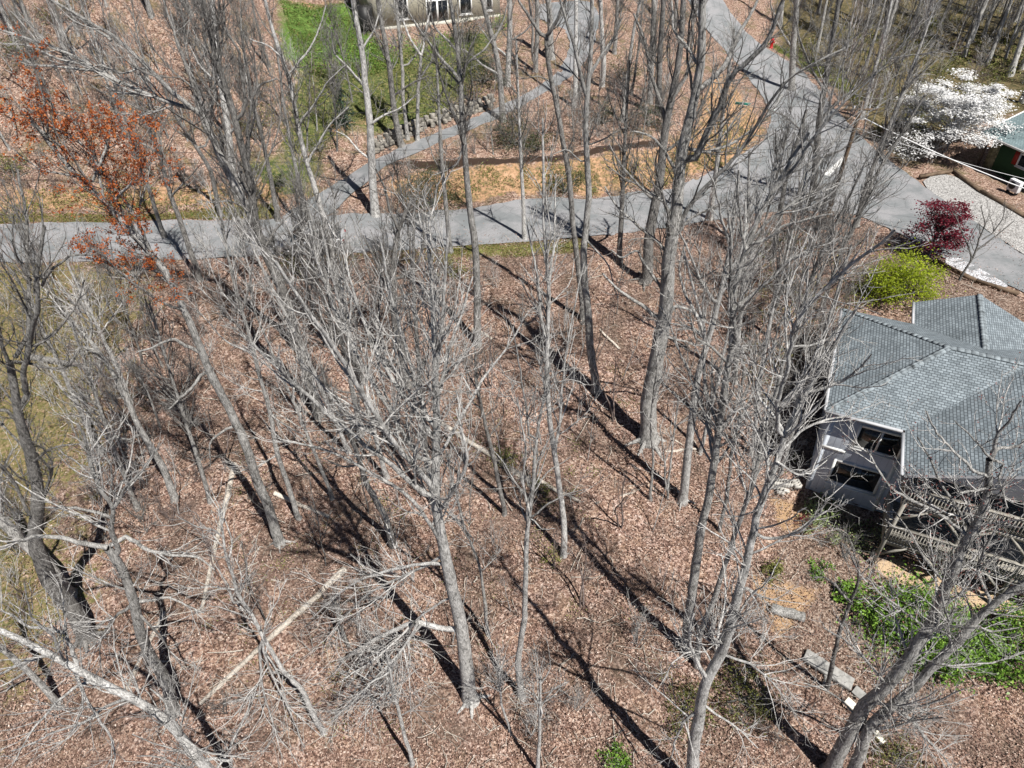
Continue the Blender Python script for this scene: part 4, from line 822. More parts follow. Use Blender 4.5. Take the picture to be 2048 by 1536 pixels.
# ------------------------------------------------------------------ the trees of the lot, traced
X = dict
TREES = [
 ("largest pale trunk with a drooping low bough, standing on open leaves", "943,1400", "925,1290 905,1195 893,1130 881,1050 872,980 868,900 866,800 866,700 862,600 856,520 848,440", 30, 5,
  [(12,4,"870,985 800,905 740,820 665,700 600,610 540,520"),(11,3,"862,930 800,840 735,740 680,640 640,540 618,440"),(11,3,"868,880 800,780 745,680 705,580 680,480"),(10,3,"868,860 830,760 800,660 775,560 760,470"),(12,4,"872,1000 790,935 700,880 600,780 520,690"),
   (9,3,"868,780 880,660 876,560 868,440"),(9,3,"884,1090 820,1000 740,950 650,900 560,880"),(12,5,"913,1264 860,1254 825,1243 780,1262 730,1290 668,1335"),(6,2,"842,1250 815,1290 790,1340 770,1400"),(6,2,"835,1246 800,1310 735,1380 668,1450"),(6,2,"828,1245 788,1322 745,1420"),
   (7,3,"888,1120 830,1130 760,1150 690,1185 625,1235"),(7,2,"888,1115 820,1145 740,1180 680,1240 655,1290"),(5,2,"897,1195 850,1225 835,1240 800,1290"),(8,3,"868,820 905,720 925,640 935,560")], X(bark_='pale', auto=8, roots=5)),
 ("slim pale straight trunk forking high, beside the largest pale trunk", "1046,1395", "1042,1320 1047,1230 1048,1150 1053,1080 1058,1030 1066,1000 1068,893 1074,831 1083,785 1090,730", 14, 4,
  [(6,2,"1056,1040 1051,980 1052,920 1050,886 1040,838 1036,790"),(5,2,"1068,880 1062,800 1048,739 1034,691 1026,650"),(4,1.5,"1074,831 1100,780 1140,755 1170,760"),(3,1.5,"1060,1030 1085,1050 1110,1070"),(3,1,"1048,840 1030,790 1005,780")], X(bark_='pale', auto=2, t_auto=.6, dens=.8)),
 ("slender grey trunk with mossy foot and three upright forks in the hollow", "1126,1110", "1122,1040 1115,985 1108,900 1100,810 1097,740 1094,690 1096,600 1092,520 1087,440 1084,340 1080,240", 13, 4,
  [(7,2,"1094,685 1082,643 1076,585 1070,534 1054,490 1040,440"),(6,2,"1095,640 1099,560 1104,500 1112,430 1120,350"),(6,2,"1116,920 1125,842 1128,773 1135,705 1146,637 1154,585 1165,520"),(3,1,"1097,760 1120,740 1150,730 1165,750")], X(bark_='pale', auto=3, t_auto=.5, roots=3, dens=.75)),
 ("dark straight trunk with a long shadow, standing alone on open leaves", "1192,780", "1186,720 1178,650 1168,560 1170,500 1173,430 1176,350 1176,270 1178,195 1184,120 1186,40 1186,-60", 17, 7,
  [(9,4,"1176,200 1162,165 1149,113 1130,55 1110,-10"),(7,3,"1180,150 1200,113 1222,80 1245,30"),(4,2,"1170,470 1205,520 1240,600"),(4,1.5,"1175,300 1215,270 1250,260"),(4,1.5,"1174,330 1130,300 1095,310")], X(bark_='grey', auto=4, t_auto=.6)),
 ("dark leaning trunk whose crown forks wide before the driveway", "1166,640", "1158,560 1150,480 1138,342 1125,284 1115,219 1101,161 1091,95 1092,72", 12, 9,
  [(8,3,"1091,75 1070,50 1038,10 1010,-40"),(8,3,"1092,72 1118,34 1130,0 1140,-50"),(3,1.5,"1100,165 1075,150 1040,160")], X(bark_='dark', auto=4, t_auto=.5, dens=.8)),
 ("straight furrowed grey trunk without low branches, standing before the open grass patch", "955,690", "951,602 947,500 940,444 933,342 925,239 921,171 915,113 906,58 899,0 892,-70", 16, 7,
  [(7,3,"921,171 900,140 870,110 840,60 815,10"),(5,2,"930,300 910,330 880,345 860,350"),(5,2,"918,150 940,120 965,100 990,60"),(5,2,"912,95 880,60 850,0")], X(bark_='grey', auto=5, t_auto=.6)),
 ("thin dark crooked trunk bending through the middle of the hollow", "1008,1030", "1003,1000 995,960 988,927 974,859 962,810 950,775 952,730 956,700", 10, 5,
  [(4,1.5,"965,815 935,800 925,740 921,671 915,600"),(3,1.5,"978,870 1000,830 1010,800"),(3,1,"955,780 975,755 985,700")], X(bark_='dark', auto=3, t_auto=.5)),
 ("thickest furrowed trunk of the lot with a flared ragged base", "1297,880", "1302,800 1308,770 1317,691 1323,637 1333,585 1343,500 1350,420 1357,342 1380,240 1394,171 1398,100 1403,40 1406,-50", 34, 13,
  [(15,6,"1382,325 1402,290 1416,260 1444,191 1464,150 1498,116 1533,68 1560,0"),(12,5,"1396,180 1420,160 1450,126 1480,75 1498,41 1519,0"),(9,4,"1323,640 1290,615 1262,600 1235,580 1205,545"),(7,3,"1330,590 1300,540 1280,500 1240,520 1215,500"),(8,3,"1326,640 1345,610 1380,620 1405,640 1430,660"),(6,2,"1320,670 1350,680 1390,690 1420,700"),
   (8,3,"1355,342 1330,300 1300,270 1260,262"),(7,3,"1396,130 1375,90 1350,60 1340,0"),(9,3,"1345,470 1382,410 1420,370 1470,320 1510,250 1540,200 1600,140 1690,90"),(7,2,"1350,440 1330,400 1290,380 1240,330 1215,290"),(8,3,"1366,300 1420,310 1470,290 1520,250 1560,190"),(7,3,"1345,480 1380,440 1420,420 1470,400"),(7,3,"1340,520 1320,490 1270,450 1230,420 1200,380")], X(bark_='grey', auto=5, roots=6, t_auto=.45)),
 ("tall dark trunk standing at the road edge behind the thickest furrowed trunk", "1288,562", "1296,480 1305,425 1316,360 1326,300 1336,250 1345,200 1354,140 1362,60 1365,-30", 22, 9,
  [(9,4,"1336,250 1320,190 1305,140 1290,80 1262,30"),(8,3,"1345,200 1372,150 1384,80 1390,0"),(7,3,"1326,300 1370,270 1410,200 1430,130"),(6,2,"1310,400 1275,370 1250,360 1210,330")], X(bark_='dark', auto=6, roots=4)),
 ("forked grey trunk with lichen, middle of three trunks above the block wall", "1364,1000", "1370,930 1380,862 1392,790 1402,740 1412,698 1424,640 1440,580 1455,520 1466,450 1472,380", 18, 6,
  [(8,3,"1412,698 1400,640 1375,590 1358,540 1372,480"),(7,3,"1432,610 1400,560 1380,500 1362,455"),(7,3,"1440,575 1475,520 1500,450 1510,390"),(5,2,"1418,680 1390,660 1350,650 1310,640"),(6,2,"1460,500 1440,430 1432,370 1415,330")], X(bark_='pale', auto=4, roots=3)),
 ("tall lichen grey trunk leaning over the hollow, casting the longest shadow band", "1372,1300", "1376,1200 1390,1141 1404,1065 1416,996 1432,893 1441,790 1450,705 1456,671 1463,620 1478,551 1491,500 1503,478 1526,420 1550,380 1580,330 1620,270", 20, 7,
  [(9,4,"1453,690 1451,600 1450,540 1456,480 1452,420"),(8,3,"1463,640 1500,600 1530,560 1570,520 1630,490"),(7,3,"1478,551 1496,520 1490,450 1480,390 1478,330"),(6,3,"1450,720 1420,690 1395,680 1360,630"),(6,2,"1452,700 1490,720 1510,760"),(7,3,"1500,480 1540,470 1590,440 1660,420"),(7,2,"1550,385 1600,330 1640,260 1700,190 1780,130 1850,60"),(7,2,"1495,490 1540,430 1600,390 1650,310 1710,240 1780,190"),(6,2,"1432,893 1470,860 1495,850")], X(bark_='grey', auto=6, roots=3)),
 ("slender dark trunk rising just beside the tall lichen grey one", "1394,1330", "1406,1250 1430,1189 1450,1131 1468,1079 1482,1021 1502,944 1515,910 1527,859 1543,808 1556,750 1570,700 1590,650 1612,610", 12, 5,
  [(5,2,"1527,859 1510,800 1502,740 1490,690"),(5,2,"1556,750 1550,690 1560,640 1585,590"),(4,2,"1502,944 1480,890 1465,860"),(5,2,"1575,690 1620,690 1660,670 1700,620")], X(bark_='grey', auto=5)),
 ("big lichen covered trunk rising from the bottom edge below the short sawn log", "1376,1570", "1386,1500 1400,1420 1412,1353 1436,1310 1457,1250 1481,1182 1492,1120 1508,1075 1520,1013 1540,927 1556,876 1575,835 1590,815 1640,760 1680,690 1720,620", 26, 6,
  [(9,4,"1556,876 1562,800 1580,730 1600,650 1638,596 1676,551 1724,510 1770,460"),(8,3,"1590,815 1620,800 1655,780 1700,750 1750,700"),(7,3,"1545,910 1600,860 1650,840 1700,830"),(7,3,"1508,1075 1550,1075 1590,1060 1640,1020 1668,980"),(6,2,"1481,1180 1530,1200 1580,1205"),(6,2,"1530,970 1520,900 1500,850 1480,800"),
   (8,3,"1412,1353 1395,1310 1380,1260 1384,1230"),(7,2,"1400,1420 1370,1440 1350,1480 1340,1530"),(6,2,"1405,1400 1440,1430 1470,1450 1510,1490"),(6,2,"1436,1310 1500,1320 1560,1370 1600,1440"),(7,3,"1560,860 1530,800 1530,740 1540,680"),(6,2,"1545,915 1585,940 1620,950 1660,935")], X(bark_='pale', auto=8, t_auto=.3, l_auto=.6)),
 ("massive grey trunk sweeping up past the timber decks", "1655,1545", "1690,1485 1720,1440 1741,1404 1775,1353 1809,1298 1843,1262 1871,1223 1897,1165 1922,1113 1932,1072 1945,1040 1968,1003 1979,969 1992,938 1994,918", 30, 13,
  [(9,3,"1994,918 1998,890 2005,864 2027,842 2048,800"),(8,3,"1996,915 2012,905 2040,895 2080,870"),(7,3,"1975,960 1941,934 1920,912 1902,897 1885,875 1867,855 1850,835"),(6,2,"1993,925 1960,900 1935,870 1915,845"),(6,3,"1998,920 2010,940 2018,960 2024,1020"),(6,2,"1977,965 1950,978 1925,985 1895,975"),
   (8,3,"1932,1072 1885,1040 1840,1015 1800,980 1760,945 1730,910"),(7,3,"1932,1068 1900,1010 1870,960 1850,900 1830,870"),(6,2,"1895,1165 1850,1110 1820,1060 1780,1020"),(5,2,"1843,1262 1800,1230 1760,1190 1740,1150"),(5,2,"1770,1360 1735,1320 1690,1280 1650,1255"),(6,2,"1968,1003 2000,970 2030,955"),(5,2,"1912,1130 1960,1140 2010,1130"),(5,2,"1720,1440 1680,1400 1640,1380 1600,1370"),(5,2,"1741,1404 1730,1470 1740,1530")], X(bark_='grey', auto=6, t_auto=.3, l_auto=.55, buds=(None,.05,.5,2))),
 ("second heavy grey trunk leaning along the first one past the decks", "1700,1560", "1741,1448 1785,1407 1826,1373 1861,1329 1902,1295 1943,1250 1980,1216 2014,1192 2050,1172 2120,1120", 24, 12,
  [(7,3,"1785,1407 1830,1440 1870,1490 1900,1530"),(6,2,"1861,1329 1920,1340 1990,1330 2048,1300"),(6,2,"1902,1295 1890,1240 1880,1180 1900,1120"),(7,3,"1980,1216 1960,1150 1970,1090 2000,1040"),(6,2,"1943,1250 1990,1270 2040,1260")], X(bark_='grey', auto=5, t_auto=.3, l_auto=.5)),
 ("crooked black stemmed small tree growing over the grey timber slab", "1652,1377", "1673,1312 1686,1250 1703,1205 1714,1175 1718,1155 1712,1124", 10, 5,
  [(6,2,"1703,1205 1680,1190 1660,1168 1640,1155 1621,1157"),(5,2,"1714,1135 1700,1100 1690,1085 1680,1120"),(5,2,"1718,1155 1738,1160 1745,1140"),(4,1.5,"1688,1240 1720,1300 1755,1350"),(4,1.5,"1712,1124 1705,1090 1690,1060 1670,1050")], X(bark_='dark', auto=2, t_auto=.6, dens=.7)),
 ("long straight grey trunk leaning away, its red budded top reaching over the road", "560,1085", "533,1013 506,927 475,859 444,794 425,746 410,705 393,664 369,620 342,568 316,527 297,505 280,472 255,440 230,415 205,403 171,362 137,321 113,290 85,253 50,215", 20, 7,
  [(8,3,"410,705 380,690 345,668 310,690 280,700"),(8,3,"424,747 402,750 385,775 360,795 335,820"),(7,3,"297,505 290,490 267,427 246,400 225,370 205,342 171,273 143,232 120,190"),(7,3,"342,568 320,540 285,520 250,525"),(6,2,"205,403 190,350 165,300 140,270 100,250"),(6,2,"246,400 280,360 290,320 280,270"),(5,2,"171,362 120,340 80,330 40,300"),(5,2,"137,321 100,270 60,250 20,240"),(6,2,"470,850 430,880 420,940"),(6,2,"205,342 215,290 230,240")], X(bark_='grey', auto=7, roots=4, t_auto=.62, buds=('red',.075,.9,9), twig='twig_dark')),
 ("slim grey trunk leaning over the mossy grass, behind the bent old trunk", "350,1000", "325,940 300,880 278,850 262,825 235,765 205,705 180,680 160,660 130,625", 15, 6,
  [(6,2,"205,705 165,690 150,720 130,745 100,735"),(6,2,"180,680 190,640 165,600 120,580"),(5,2,"262,825 250,770 262,720"),(5,2,"290,870 260,880 220,870 180,860")], X(bark_='grey', auto=5, dens=1.1)),
 ("thick grey old trunk with many forks at the edge of the mossy grass", "175,1275", "160,1245 143,1216 109,1175 85,1114 70,1040 76,1000 68,927 51,876 38,808 29,756 22,720", 34, 13,
  [(12,5,"38,808 52,750 58,680 63,637 80,590 90,558 82,500 78,460"),(9,4,"29,756 10,700 -5,660 -25,600"),(9,4,"58,690 60,600 60,500 48,410 30,340"),(7,3,"76,1005 95,960 100,930 80,900"),(7,3,"85,570 110,520 150,500 200,510"),(8,3,"45,850 10,820 -20,830 -50,880"),(6,2,"52,720 85,735 120,740 150,710"),(7,3,"70,1030 30,980 0,930 -40,910"),(6,2,"66,920 100,900 150,890 190,900"),(6,2,"62,560 40,520 20,480 5,430")], X(bark_='dark', auto=4, t_auto=.5, roots=5, limb_dens=.8)),
 ("bent old grey trunk with a hollow fork, between the drooping bough and the mossy grass", "345,1425", "336,1390 325,1353 301,1312 284,1264 272,1215 256,1165 234,1122 214,1095", 24, 16,
  [(11,4,"234,1110 232,1079 225,1045 225,1010 205,960 191,934 165,880 140,850"),(11,4,"212,1093 185,1085 154,1083 130,1072 85,1068 40,1080 0,1095"),(9,3,"232,1080 284,1093 320,1105 342,1110 390,1118 420,1150"),(7,3,"225,1015 245,1000 250,970 280,940 300,900"),(7,3,"272,1210 310,1205 335,1195 360,1210 400,1230"),(7,2,"270,1208 240,1215 222,1245 200,1290 190,1340"),(7,3,"225,1045 190,1030 150,1020 90,1015"),(6,2,"276,1222 310,1250 345,1300 372,1330"),(5,2,"220,1000 230,940 215,890")], X(bark_='grey', auto=3, t_auto=.7, roots=4)),
 ("heavy pale limb sweeping across the corner from a trunk below the frame", "520,1690", "455,1590 410,1524 359,1472 308,1431 256,1401 205,1370 154,1336 103,1312 40,1270 -30,1240", 26, 10,
  [(9,3,"154,1336 137,1301 120,1271 85,1247 40,1225 0,1216"),(8,3,"103,1312 60,1318 0,1345 -40,1360"),(8,3,"359,1472 352,1440 320,1400 290,1385"),(8,3,"130,1322 150,1360 180,1400 200,1440 235,1500 236,1530"),(7,3,"256,1401 210,1412 160,1440 110,1460 60,1480 20,1492"),(7,2,"205,1375 160,1380 100,1420 60,1470 30,1530"),(7,3,"410,1524 450,1520 470,1530"),(6,2,"140,1320 110,1270 60,1240 50,1170"),(6,2,"359,1472 390,1490 440,1505 500,1515")], X(bark_='pale', auto=3, t_auto=.4)),
 ("bowed small tree hooked over the long pale fallen trunk", "650,1465", "622,1415 598,1373 575,1340 555,1315 530,1290 521,1275 510,1245 495,1220 478,1206 468,1175 462,1130 446,1065 425,1020", 11, 4,
  [(6,2,"521,1282 523,1330 530,1380 545,1430 560,1500"),(5,2,"523,1282 545,1350 570,1400 590,1450 610,1500"),(5,2,"478,1206 450,1165 420,1130"),(4,1.5,"530,1285 560,1340 580,1420 640,1480")], X(bark_='pale', auto=2, t_auto=.5, dens=.7)),
 ("slender trunk with dark shaded side, standing next to the long leaning red budded one", "602,1038", "588,1000 572,955 554,910 543,860 537,825 526,767 506,691 485,620 468,548 452,480 440,420", 11, 4,
  [(4,2,"537,825 570,850 620,870"),(4,2,"554,910 520,930 470,945"),(4,1.5,"506,691 480,660 440,650"),(4,1.5,"485,620 500,560 505,500")], X(bark_='grey', auto=5)),
 ("big furrowed trunk leaning away under the fan of branches, reaching over the parked car", "640,830", "622,770 608,739 590,680 574,620 556,565 540,530 526,495 510,440 503,393 494,325 474,239 456,191 440,140 420,85 410,34 404,-40", 22, 9,
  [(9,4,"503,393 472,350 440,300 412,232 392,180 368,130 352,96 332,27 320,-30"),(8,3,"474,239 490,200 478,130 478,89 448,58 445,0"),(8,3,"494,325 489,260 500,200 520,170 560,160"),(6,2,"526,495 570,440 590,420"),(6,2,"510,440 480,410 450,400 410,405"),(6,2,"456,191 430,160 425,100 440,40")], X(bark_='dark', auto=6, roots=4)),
 ("forked trunk whose long pale boughs sweep over the orange hillside", "610,715", "590,650 575,600 550,530 520,470 495,420 470,372 451,342 430,285 410,232 398,200", 17, 12,
  [(10,4,"410,235 375,205 342,185 291,137 222,82 171,48 110,5 60,-30"),(9,4,"405,225 360,215 308,198 239,164 185,133 120,99 51,75 0,58 -40,45"),(7,3,"398,200 383,164 370,130 352,90 340,30"),(7,3,"240,165 190,140 110,130 50,130"),(6,2,"222,82 190,60 150,30 120,-10"),(6,2,"410,232 430,190 425,120 430,60"),(6,2,"185,133 120,120 60,90 0,85"),(5,2,"291,137 250,150 200,130 160,150")], X(bark_='grey', auto=3, t_auto=.55)),
 ("pale trunk with a bare upper stem before the bright lawn's edge", "700,645", "680,560 660,480 645,420 632,370 615,325 598,253 581,154 564,113 547,62 533,0 520,-60", 13, 6,
  [(5,2,"598,253 625,220 650,170 690,130"),(5,2,"581,154 610,110 635,60 650,10"),(5,2,"615,325 640,290 660,250 690,215"),(4,2,"564,113 540,90 500,80")], X(bark_='pale', auto=6, t_auto=.45)),
 ("pale straight trunk at the roadside before the ivy slope", "752,432", "748,410 742,325 735,239 727,171 723,103 711,34 705,-30", 17, 9,
  [(6,2,"735,250 770,230 800,220 830,190"),(5,2,"727,171 700,140 670,110 660,60"),(5,2,"742,320 715,300 690,270 665,260"),(5,2,"723,103 745,60 760,10")], X(bark_='pale', auto=5, t_auto=.5)),
 ("black straight trunk at the foot of the driveway before the beige house", "805,292", "798,263 792,225 786,191 779,140 773,96 762,34 756,-30", 13, 8, [(5,2,"786,191 820,165 860,150"),(4,2,"773,96 745,60 735,20")], X(bark_='dark', auto=4, t_auto=.5)),
 ("thin grey trunk just beside the black straight one by the driveway", "815,278", "813,250 808,190 807,137 800,90 797,62 790,0 786,-50", 8, 5, [(4,1.5,"807,137 835,100 850,60")], X(bark_='grey', auto=4)),
 ("pale thin forked trunk standing between driveway and ivy slope", "835,280", "837,240 839,178 842,130 843,110", 8, 6, [(5,2,"843,112 815,75 790,20 780,-30"),(5,2,"843,112 850,60 862,10 868,-50"),(4,2,"840,160 860,120 872,80")], X(bark_='pale', auto=2, t_auto=.5)),
 ("grey trunk curving up beside the driveway bend", "1006,242", "1002,200 998,147 988,85 974,34 965,0 955,-50", 13, 8, [(5,2,"998,150 960,130 930,100 900,90"),(5,2,"988,85 1010,50 1020,0")], X(bark_='grey', auto=4)),
 ("thick pale straight trunk nearest the driveway bend on its uphill side", "1015,170", "1016,120 1017,85 1019,20 1020,-50", 12, 9, [(4,2,"1017,85 1050,60 1080,20"),(4,2,"1016,110 985,90 960,50")], X(bark_='pale', auto=5, t_auto=.4)),
 ("double grey trunk leaning slightly by the driveway", "1070,142", "1072,110 1074,68 1075,0 1076,-60", 10, 7, [(6,3,"1071,130 1063,90 1060,40 1058,-20")], X(bark_='grey', auto=5, t_auto=.4)),
 ("thick grey trunk growing at the edge of the upper driveway", "1104,117", "1102,80 1100,40 1096,-20 1094,-70", 13, 10, [(5,2,"1101,60 1125,20 1140,-20")], X(bark_='grey', auto=5, t_auto=.3)),
 ("pale trunk on the leafy knoll across the driveway", "1203,175", "1206,140 1207,113 1204,60 1200,0 1198,-60", 10, 7, [(4,2,"1207,113 1230,70 1240,20")], X(bark_='pale', auto=5, t_auto=.35)),
 ("grey trunk behind the pale one on the leafy knoll", "1228,108", "1231,70 1234,30 1236,-20 1238,-60", 9, 7, [], X(bark_='grey', auto=6, t_auto=.3)),
 ("dark trunk crowded against the bank top near the junction", "1316,232", "1320,170 1322,110 1324,50 1326,-20", 13, 9, [(5,2,"1321,140 1290,90 1270,40")], X(bark_='dark', auto=6, t_auto=.35)),
 ("straight grey trunk close behind the dark one on the bank top", "1300,205", "1304,150 1306,90 1308,20 1309,-50", 11, 8, [(4,2,"1305,120 1330,70 1345,20")], X(bark_='grey', auto=6, t_auto=.35)),
 ("dark knotted trunk in the thick of branches behind the fan of pale limbs", "815,768", "808,720 800,680 792,630 788,585 790,540 796,480 800,450 812,425 822,395", 19, 7,
  [(8,3,"788,585 765,560 750,520 735,470"),(7,3,"792,560 830,530 845,480 850,420"),(7,3,"800,460 780,420 770,380 750,340"),(6,2,"790,600 820,590 850,600 880,590"),(6,2,"805,440 840,400 860,370")], X(bark_='dark', auto=5)),
 ("grey trunk hidden behind the fan of pale limbs", "728,765", "715,732 698,654 680,585 667,534 652,480 640,440", 15, 6, [(5,2,"698,654 730,600 745,550"),(5,2,"680,585 655,560 620,540 590,500")], X(bark_='grey', auto=6)),
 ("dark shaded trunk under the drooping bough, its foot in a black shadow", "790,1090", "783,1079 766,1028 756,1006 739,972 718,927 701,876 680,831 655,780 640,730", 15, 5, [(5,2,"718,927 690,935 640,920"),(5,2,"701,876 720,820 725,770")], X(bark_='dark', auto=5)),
 ("thin crooked sapling trunk close to the largest pale trunk", "980,1272", "967,1233 964,1175 961,1131 944,1086 926,1038 918,1000 905,950 895,900", 7, 3, [(3,1.5,"962,1140 975,1120 995,1112"),(3,1,"944,1086 930,1050 900,1040")], X(bark_='grey', auto=4)),
 ("short leaning sapling trunk with a bushy top at the bottom edge", "1024,1468", "1018,1440 1008,1400 1003,1370 998,1344", 6, 3, [], X(bark_='pale', auto=4, t_auto=.7)),
 ("slim brown pole straight tree before the block rows", "1440,1062", "1447,1013 1455,960 1462,925 1470,870 1478,825 1484,780 1494,720", 8, 4, [], X(bark_='dark', auto=4, t_auto=.6, dens=.7)),
 ("slim pale trunk between the lichen grey trunk and the forked one", "1400,905", "1406,893 1416,850 1428,800 1440,740 1450,690 1462,630", 8, 4, [], X(bark_='pale', auto=5, dens=.8)),
 ("thin straight stem rising from the thickest trunk's shadow", "1303,998", "1305,960 1306,910 1305,855 1312,800 1318,740 1322,690", 6, 3, [], X(bark_='grey', auto=4, dens=.7)),
 ("twin thin stems beside the forked lichen trunk", "1336,995", "1338,960 1342,930 1346,890 1352,840 1358,790", 5, 2.5, [(4,2,"1337,990 1328,950 1326,905 1322,850")], X(bark_='grey', auto=3, dens=.7)),
 ("slender spring sapling with red buds at the mulch bed near the road", "1920,560", "1935,530 1950,505 1958,480", 5, 3, [(4,1.5,"1940,520 1930,480 1915,450 1905,430"),(4,1.5,"1950,505 1985,475 2010,455 2030,440"),(3,1.5,"1955,490 1965,450 1960,410"),(3,1,"1980,478 2000,440 2010,400")], X(bark_='dark', auto=1, dens=.6, twig='twig_dark')),
 ("large grey trunk on the leafy hillside, leaning downhill beside a pale limb", "142,134", "137,126 116,51 98,0 85,-50", 16, 12, [(6,2,"120,70 150,40 170,0")], X(bark_='grey', auto=6, t_auto=.3)),
 ("dark trunk rising from the verge below the orange bank", "400,562", "378,500 360,440 342,393 314,301 291,253 280,220 262,180", 12, 5, [(5,2,"342,393 380,360 400,330"),(5,2,"314,301 290,290 250,280")], X(bark_='dark', auto=6, buds=('red',.06,.4,4))),
 ("pale trunk standing on the verge above the road and below the orange bank", "478,400", "465,342 458,273 441,171 427,68 420,0 414,-60", 14, 9, [(5,2,"441,171 400,130 380,90"),(5,2,"458,273 490,230 500,180")], X(bark_='pale', auto=5, t_auto=.45)),
 ("thin leaning trunk just across the road with reddish twig tips", "445,432", "424,342 400,301 376,267 357,239 335,200 320,150", 10, 5, [(5,2,"400,301 420,260 418,210")], X(bark_='dark', auto=6, buds=('red',.06,.4,4))),
 ("pale slim stem forking over the bush tops near the bottom edge", "1078,1545", "1080,1455 1083,1400 1084,1360", 9, 4, [(4,1.5,"1081,1430 1060,1390 1045,1370"),(4,1.5,"1082,1420 1110,1380 1130,1370")], X(bark_='pale', auto=3, t_auto=.6)),
 ("drooping topped slim tree nearest the bottom edge, left of the pale slim stem", "822,1530", "812,1480 803,1448 795,1420 786,1387 778,1350 770,1310", 9, 5, [(4,1.5,"786,1387 750,1400 720,1450"),(4,1.5,"778,1350 740,1360 700,1410 680,1450")], X(bark_='pale', auto=3, t_auto=.5)),
 ("slight stem under the drooping bough beside the fallen trunk", "697,1290", "688,1270 678,1245 674,1225 668,1190", 7, 4, [], X(bark_='grey', auto=3, t_auto=.5)),
 ("grey leaning trunk at the corner beside the thick old trunk", "118,1410", "95,1385 60,1350 15,1310 -40,1260 -100,1190", 13, 10, [(5,2,"60,1350 30,1360 0,1400")], X(bark_='grey', auto=4)),
 ("dark leaning trunk crossing the mossy grass behind the thick old trunk", "140,1190", "100,1130 50,1085 0,1040 -60,980 -110,920", 26, 18, [(8,3,"50,1085 30,1030 0,990"),(7,3,"0,1040 -10,960 20,900")], X(bark_='grey', auto=4)),
 ("stout trunk beyond the timber decks with few twigs", "2075,1395", "2060,1370 2020,1400 1990,1420", 10, 6, [], X(bark_='dark', auto=0, crown=False)) if False else None,
 ("leaning forest tree by the side road with bare dark boughs above the asphalt", "1618,396", "1626,360 1634,300 1640,240 1650,180 1660,120 1672,40 1680,-40", 14, 8, [(6,2,"1640,240 1680,200 1720,170 1770,130"),(6,2,"1650,180 1620,130 1600,80 1590,20"),(5,2,"1634,300 1600,260 1570,230 1540,220"),(5,2,"1630,320 1680,300 1720,270 1760,260"),(5,2,"1660,120 1700,80 1740,50")], X(bark_='dark', auto=6, t_auto=.4)),
 ("rough barked tree close to the grassy verge by the fire hydrant", "1584,180", "1586,140 1588,100 1592,40 1594,-30", 13, 10, [(5,2,"1588,100 1560,60 1545,10")], X(bark_='grey', auto=6, t_auto=.35)),
 ("dark trunk among scrub between the road bend and the lime green bush", "1545,520", "1552,470 1560,420 1570,370 1585,320 1600,270 1612,220", 12, 6, [(5,2,"1560,420 1600,400 1650,370 1710,360"),(5,2,"1570,370 1550,320 1545,260"),(5,2,"1552,470 1590,460 1640,460 1700,440 1750,430")], X(bark_='dark', auto=6)),
]
for i, tr in enumerate(TREES):
    if tr is None: continue
    lab, base, trunk, w0, w1, limbs, kw = tr; kw = dict(kw)
    if 'buds' in kw: kw['buds'] = (M['pink_buds'] if kw['buds'][0] is None else M['red_buds'],) + tuple(kw['buds'][1:])
    if kw.get('bark_') == 'dark' and 'twig' not in kw: kw['twig'] = 'twig_dark'
    tree(lab, base, trunk, w0, w1, limbs, seed=100 + i, **kw)

